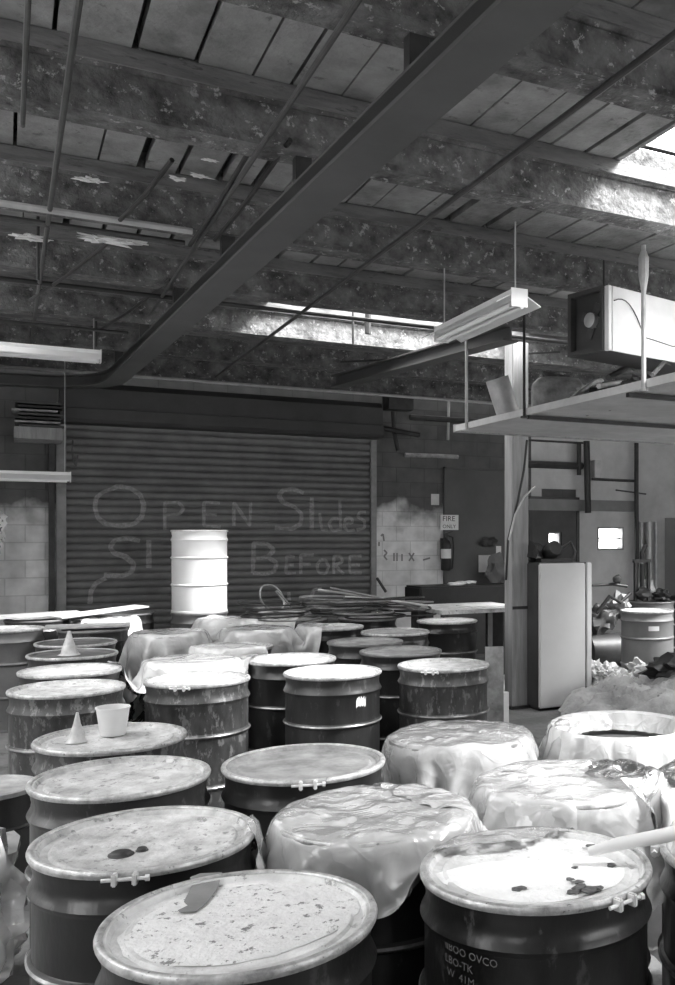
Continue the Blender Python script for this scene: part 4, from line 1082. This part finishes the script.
# ================================================================ RIGHT MIDDLE: CABINET, BENCH, HEAP
c0 = P(540, 712, z=0)
cb_ = empty('steel_cabinet', (c0.x+.3, c0.y+.25, 0), 'tall cream metal cabinet standing right of the timber post', 'cabinet')
w_ = .565; zt = 1.44
MB().bb((c0.x, c0.y+.035, .02), (c0.x+w_, c0.y+.5, zt), bev=.012).build('carcass', M_CAB, cb_)
MB().bb((c0.x-.005, c0.y, .03), (c0.x+w_-.04, c0.y+.033, zt-.005), bev=.012).build('door', M_FRIDGE, cb_)
MB().bb((c0.x+w_-.03, c0.y+.0, .2), (c0.x+w_+.03, c0.y+.033, zt-.005), bev=.006).build('side_strip', M_FRIDGE, cb_)
MB().bb((c0.x+.02, c0.y+.06, 0), (c0.x+w_-.02, c0.y+.48, .02)).build('plinth', M_IRON, cb_)
# compressor on top
e = empty('air_pump', (c0.x+.27, c0.y+.27, zt), 'dark pump with round housing on top of the cream cabinet', 'pump')
mb = MB().lathe([(0, -.12), (.07, -.12), (.085, -.1), (.085, .1), (.07, .12), (0, .12)], n=28)
bmesh.ops.transform(mb.bm, matrix=Matrix.Translation((c0.x+.27, c0.y+.27, zt+.1)) @ Matrix.Rotation(1.2, 4, 'X'), verts=mb.bm.verts); mb.build('housing', M_IRON, e, True)
MB().bb((c0.x+.1, c0.y+.15, zt+.001), (c0.x+.46, c0.y+.4, zt+.035)).build('base', M_IRON, e)
MB().blob((c0.x+.08, c0.y+.27, zt+.1), .09, 3, .3, 2, 2).build('motor_end', M_RUB, e, True)
MB().tube([(c0.x+.37, c0.y+.25, zt+.12), (c0.x+.48, c0.y+.22, zt+.2), (c0.x+.52, c0.y+.2, zt+.1), (c0.x+.5, c0.y+.22, zt+.03)], .018, 8).build('hose', M_PIPE, e, True)
# work bench with dark tank and papers behind the drums
bn = P(468, 606, Z=10.2)
be = empty('work_bench', (bn.x, bn.y, 0), 'low bench with a pale top between the drums and the dark door', 'bench')
MB().box((bn.x, bn.y, .93), (1.0, .9, .04), rz=0).build('bench_top', M_LID, be)
for sx_ in (-1, 1):
    for sy_ in (-1, 1): MB().box((bn.x+sx_*.45, bn.y+sy_*.4, .455), (.06, .06, .91)).build('leg', M_IRON, be)
p = P(462, 594, Z=11.6)
tk = empty('dark_trough', (p.x, p.y, .0), 'long black trough standing in front of the dark door', 'trough')
MB().box((p.x, p.y, .985), (1.3, .5, .24), bev=.02).build('body', M_RUB, tk)
for s in (-1, 1): MB().box((p.x+s*.5, p.y, .432), (.08, .4, .864)).build('leg', M_IRON, tk)
for k, (u, v, w, d, rz) in enumerate([(452, 589, .24, .14, .4), (475, 587, .2, .1, -.3)]):
    q = P(u, v, Z=11.6); tag(MB().blob((q.x, p.y+(-.1, .1)[k], 1.125), w/2, k, .3, 2, 2, (1, .6, .25)).build('crumpled_paper', M_PAPER, smooth=True), ('white crumpled paper on the left of the black trough', 'white crumpled paper on the right of the black trough')[k], 'paper')
tag(MB().box((bn.x+.15, bn.y-.05, .957), (.5, .3, .012), rz=.2).build('paper_stack', M_PAPER), 'white papers lying on the low bench top', 'paper')
# boards leaning behind the right middle drum
a = P(491, 700, Z=6.9)
a = P(492, 640, Z=6.75)
mb = MB().box((a.x+.02, a.y, .46), (.13, .02, .92), rz=-.4, rx=-.06); tag(mb.build('leaning_board', M_LIDG), 'grey board standing on end behind the rightmost middle drum', 'board')
a = P(500, 690, Z=8.3); tag(MB().box((a.x, a.y, .17), (.16, .05, .34), rz=.2).build('white_carton', M_PAPER), 'small white carton on the floor left of the timber post', 'carton')

# canvas heap on the floor
def heap(name, m, label, cx, cy, rx, ry, h, seed, cat, rz=0):
    mb = MB(); n = 60; vs = {}
    R = Matrix.Rotation(rz, 3, 'Z')
    for i in range(n+1):
        for j in range(n+1):
            x, y = (i/n*2-1), (j/n*2-1); r = math.hypot(x, y)
            f = max(0, 1-r**2.4)**.6
            q = noise.fractal(Vector((x*2.2+seed, y*2.2, seed)), .8, 2, 5)
            z = h*f*(.75+.45*q)+.05*abs(noise.noise(Vector((x*7, y*5, seed))))*f
            p = R @ Vector((x*rx*(1+.08*q), y*ry*(1+.08*q), 0)); vs[i, j] = mb.bm.verts.new((cx+p.x, cy+p.y, max(.003, z)))
    for i in range(n):
        for j in range(n): mb.bm.faces.new((vs[i, j], vs[i+1, j], vs[i+1, j+1], vs[i, j+1]))
    dead = [v for v in mb.bm.verts if v.co.z <= .0031]
    bmesh.ops.delete(mb.bm, geom=dead, context='VERTS')
    return tag(mb.build(name, m, smooth=True), label, cat)
p = P(655, 697, Z=9.0); heap('canvas_sheet', M_TARP, 'soiled canvas heaped on the floor at the right before the grey drum', p.x+.1, p.y+.1, 1.0, .62, .38, 3, 'canvas', -.3)
random.seed(5)
for k in range(16):
    u = 592+52*random.random(); v = 672+random.uniform(-10, 14); q = P(u, v+4, z=0)
    q = P(u, 690, Z=random.uniform(9.5, 9.9)); r = random.uniform(.05, .1)
    q.z = EYE-(v-PY)/F*9.7
    tag(MB().blob(q, r, k, .5, 3, 2.5, (1.1, 1, .8)).build('crumpled_rag', random.choice((M_PAPER, M_CARD, M_LIDG, M_PAPER)), smooth=True), 'pale crumpled rag in the litter beside the cream cabinet', 'rag', 'pale litter beside the cream cabinet')
q = P(612, 690, Z=9.75); tag(MB().blob((q.x-.08, q.y+.12, .0), .36, 3, .25, 3, 2, (1, .5, .62)).build('litter_mound', M_TARP, smooth=True), 'low mound of grey litter under the pale rags', 'litter', kind=None)
q = P(668, 667, Z=9.25); tag(MB().blob((q.x+.05, q.y, .42), .2, 8, .4, 3, 2.2, (1.4, .9, .6)).build('black_bag', M_RUB, smooth=True), 'crumpled black bag on the canvas heap at the right edge', 'bag')
# scooter-like tangle of machine parts behind the cabinet
e = empty('floor_compressor', P(606, 690, Z=11.2), 'tangled dark compressor with pipes between the cabinet and the grey drum', 'machine')
c = P(606, 620, Z=11.2); e.matrix_basis = Matrix.Translation((c.x, c.y, 0))
mb = MB().lathe([(0, -.35), (.12, -.34), (.2, -.28), (.2, .28), (.12, .34), (0, .35)], n=24)
bmesh.ops.transform(mb.bm, matrix=Matrix.Translation((c.x, c.y, .36)) @ Matrix.Rotation(PI/2, 4, 'Y'), verts=mb.bm.verts); mb.build('tank', M_IRON, e, True)
for s in (-1, 1): MB().box((c.x+s*.22, c.y, .09), (.06, .3, .18)).build('foot', M_IRON, e)
MB().blob((c.x-.08, c.y, .72), .17, 5, .35, 3, 2, (1.1, .8, 1)).build('motor', M_PIPE, e, True)
MB().blob((c.x+.18, c.y-.02, .86), .14, 6, .4, 3, 2, (.9, .8, 1.1)).build('pump_head', M_LIDG, e, True)
MB().tube([(c.x-.28, c.y, .6), (c.x-.28, c.y, 1.12), (c.x+.1, c.y, 1.13), (c.x+.3, c.y, 1.1)], .02, 8).build('handle', M_IRON, e, True)
MB().tube([(c.x-.2, c.y-.1, .8), (c.x-.05, c.y-.15, 1.0), (c.x+.12, c.y-.12, .92), (c.x+.28, c.y-.1, 1.02)], .022, 8).build('pipe', M_RUB, e, True)
MB().blob((c.x+.12, c.y-.05, 1.19), .055, 2, .2, 2, 2).build('gauge', M_IRON, e, True)
# hand pump on the far drum
x, y = cb(1.45, 12.0); zb = .885
e = empty('hand_pump', (x-.14, y, zb), 'black hand pump with a square yoke standing on the far grey drum', 'pump')
for s in (-1, 1): MB().box((x-.14+s*.1, y, zb+.25), (.035, .035, .5)).build('upright', M_IRON, e)
MB().box((x-.14, y, zb+.5), (.26, .04, .04)).build('crosshead', M_IRON, e)
MB().tube([(x-.14, y, zb+.02), (x-.14, y, zb+.46)], .025, 10).build('piston', M_IRON, e)
MB().blob((x-.14, y-.02, zb+.1), .1, 4, .35, 2, 2, (1.3, .8, .8)).build('base_casting', M_RUB, e)
MB().tube([(x-.14, y, zb+.52), (x-.14, y, zb+.6), (x-.08, y, zb+.7)], .03, 8).build('lever', M_IRON, e)
tag(MB().blob((x+.16, y, zb+.06), .1, 6, .3, 3, 2, (1.2, .9, .8)).build('black_rag', M_RUB, smooth=True), 'black lump of rag on the far grey drum, right of the pump', 'rag')
tag(MB().blob((x+.02, y+.12, zb+.14), .1, 7, .3, 3, 2, (1, .8, 1.2)).build('clear_jar', M_CONE, smooth=True), 'pale grubby jar beside the hand pump', 'jar')
# legs for bench top before the locker
bt = [o for o in COL.objects if o.name.startswith('bench_top') and o.parent is None][0]
lo = bt.location.copy(); eb = empty('steel_bench', (lo.x, lo.y, 0), bt['label'], 'bench')
bt.parent = eb; bt.location = (0, 0, lo.z)
for kk in ('label', 'category'): del bt[kk]
for sx_ in (-1, 1):
    for sy_ in (-1, 1): MB().box((lo.x+sx_*.62, lo.y+sy_*.2, .418), (.05, .05, .834)).build('leg', M_IRON, eb)

# ================================================================ LIGHT, CAMERA
w = bpy.data.worlds.new('overcast'); SC.world = w; w.use_nodes = True
bg = w.node_tree.nodes['Background']; bg.inputs[0].default_value = (1, 1, 1, 1); bg.inputs[1].default_value = 12.5
for k, (loc, rot, sx_, sy_) in enumerate(PORT):
    l = bpy.data.lights.new('sky_portal', 'AREA'); l.shape = 'RECTANGLE'; l.size = sx_; l.size_y = sy_; l.cycles.is_portal = True
    o = bpy.data.objects.new('daylight', l); o.location = loc; o.rotation_euler = rot; COL.objects.link(o)
sl = bpy.data.lights.new('hazy_sun', 'SUN'); sl.energy = 27; sl.angle = math.radians(18)
so = bpy.data.objects.new('hazy_sun', sl); COL.objects.link(so); so.location = (0, -3, 9)
so.rotation_euler = Vector((-.75, .62, -1)).to_track_quat('-Z', 'Y').to_euler()
cam = bpy.data.cameras.new('camera'); co = bpy.data.objects.new('camera', cam); COL.objects.link(co)
co.location = (0, 0, EYE); co.rotation_euler = (PI/2, 0, -YAW)
cam.sensor_fit = 'AUTO'; cam.sensor_width = 36; cam.lens = F/985*36
cam.shift_x = (337.5-PX)/985; cam.shift_y = (PY-492.5)/985
cam.clip_start = .02
SC.camera = co
SC.view_settings.view_transform = 'Standard'; SC.view_settings.look = 'None'; SC.view_settings.gamma = 1
SC.view_settings.exposure = 0.1; SC.view_settings.use_curve_mapping = False
SC.cycles.use_denoising = True
SC.cycles.max_bounces = 8; SC.cycles.diffuse_bounces = 5; SC.cycles.transparent_max_bounces = 12
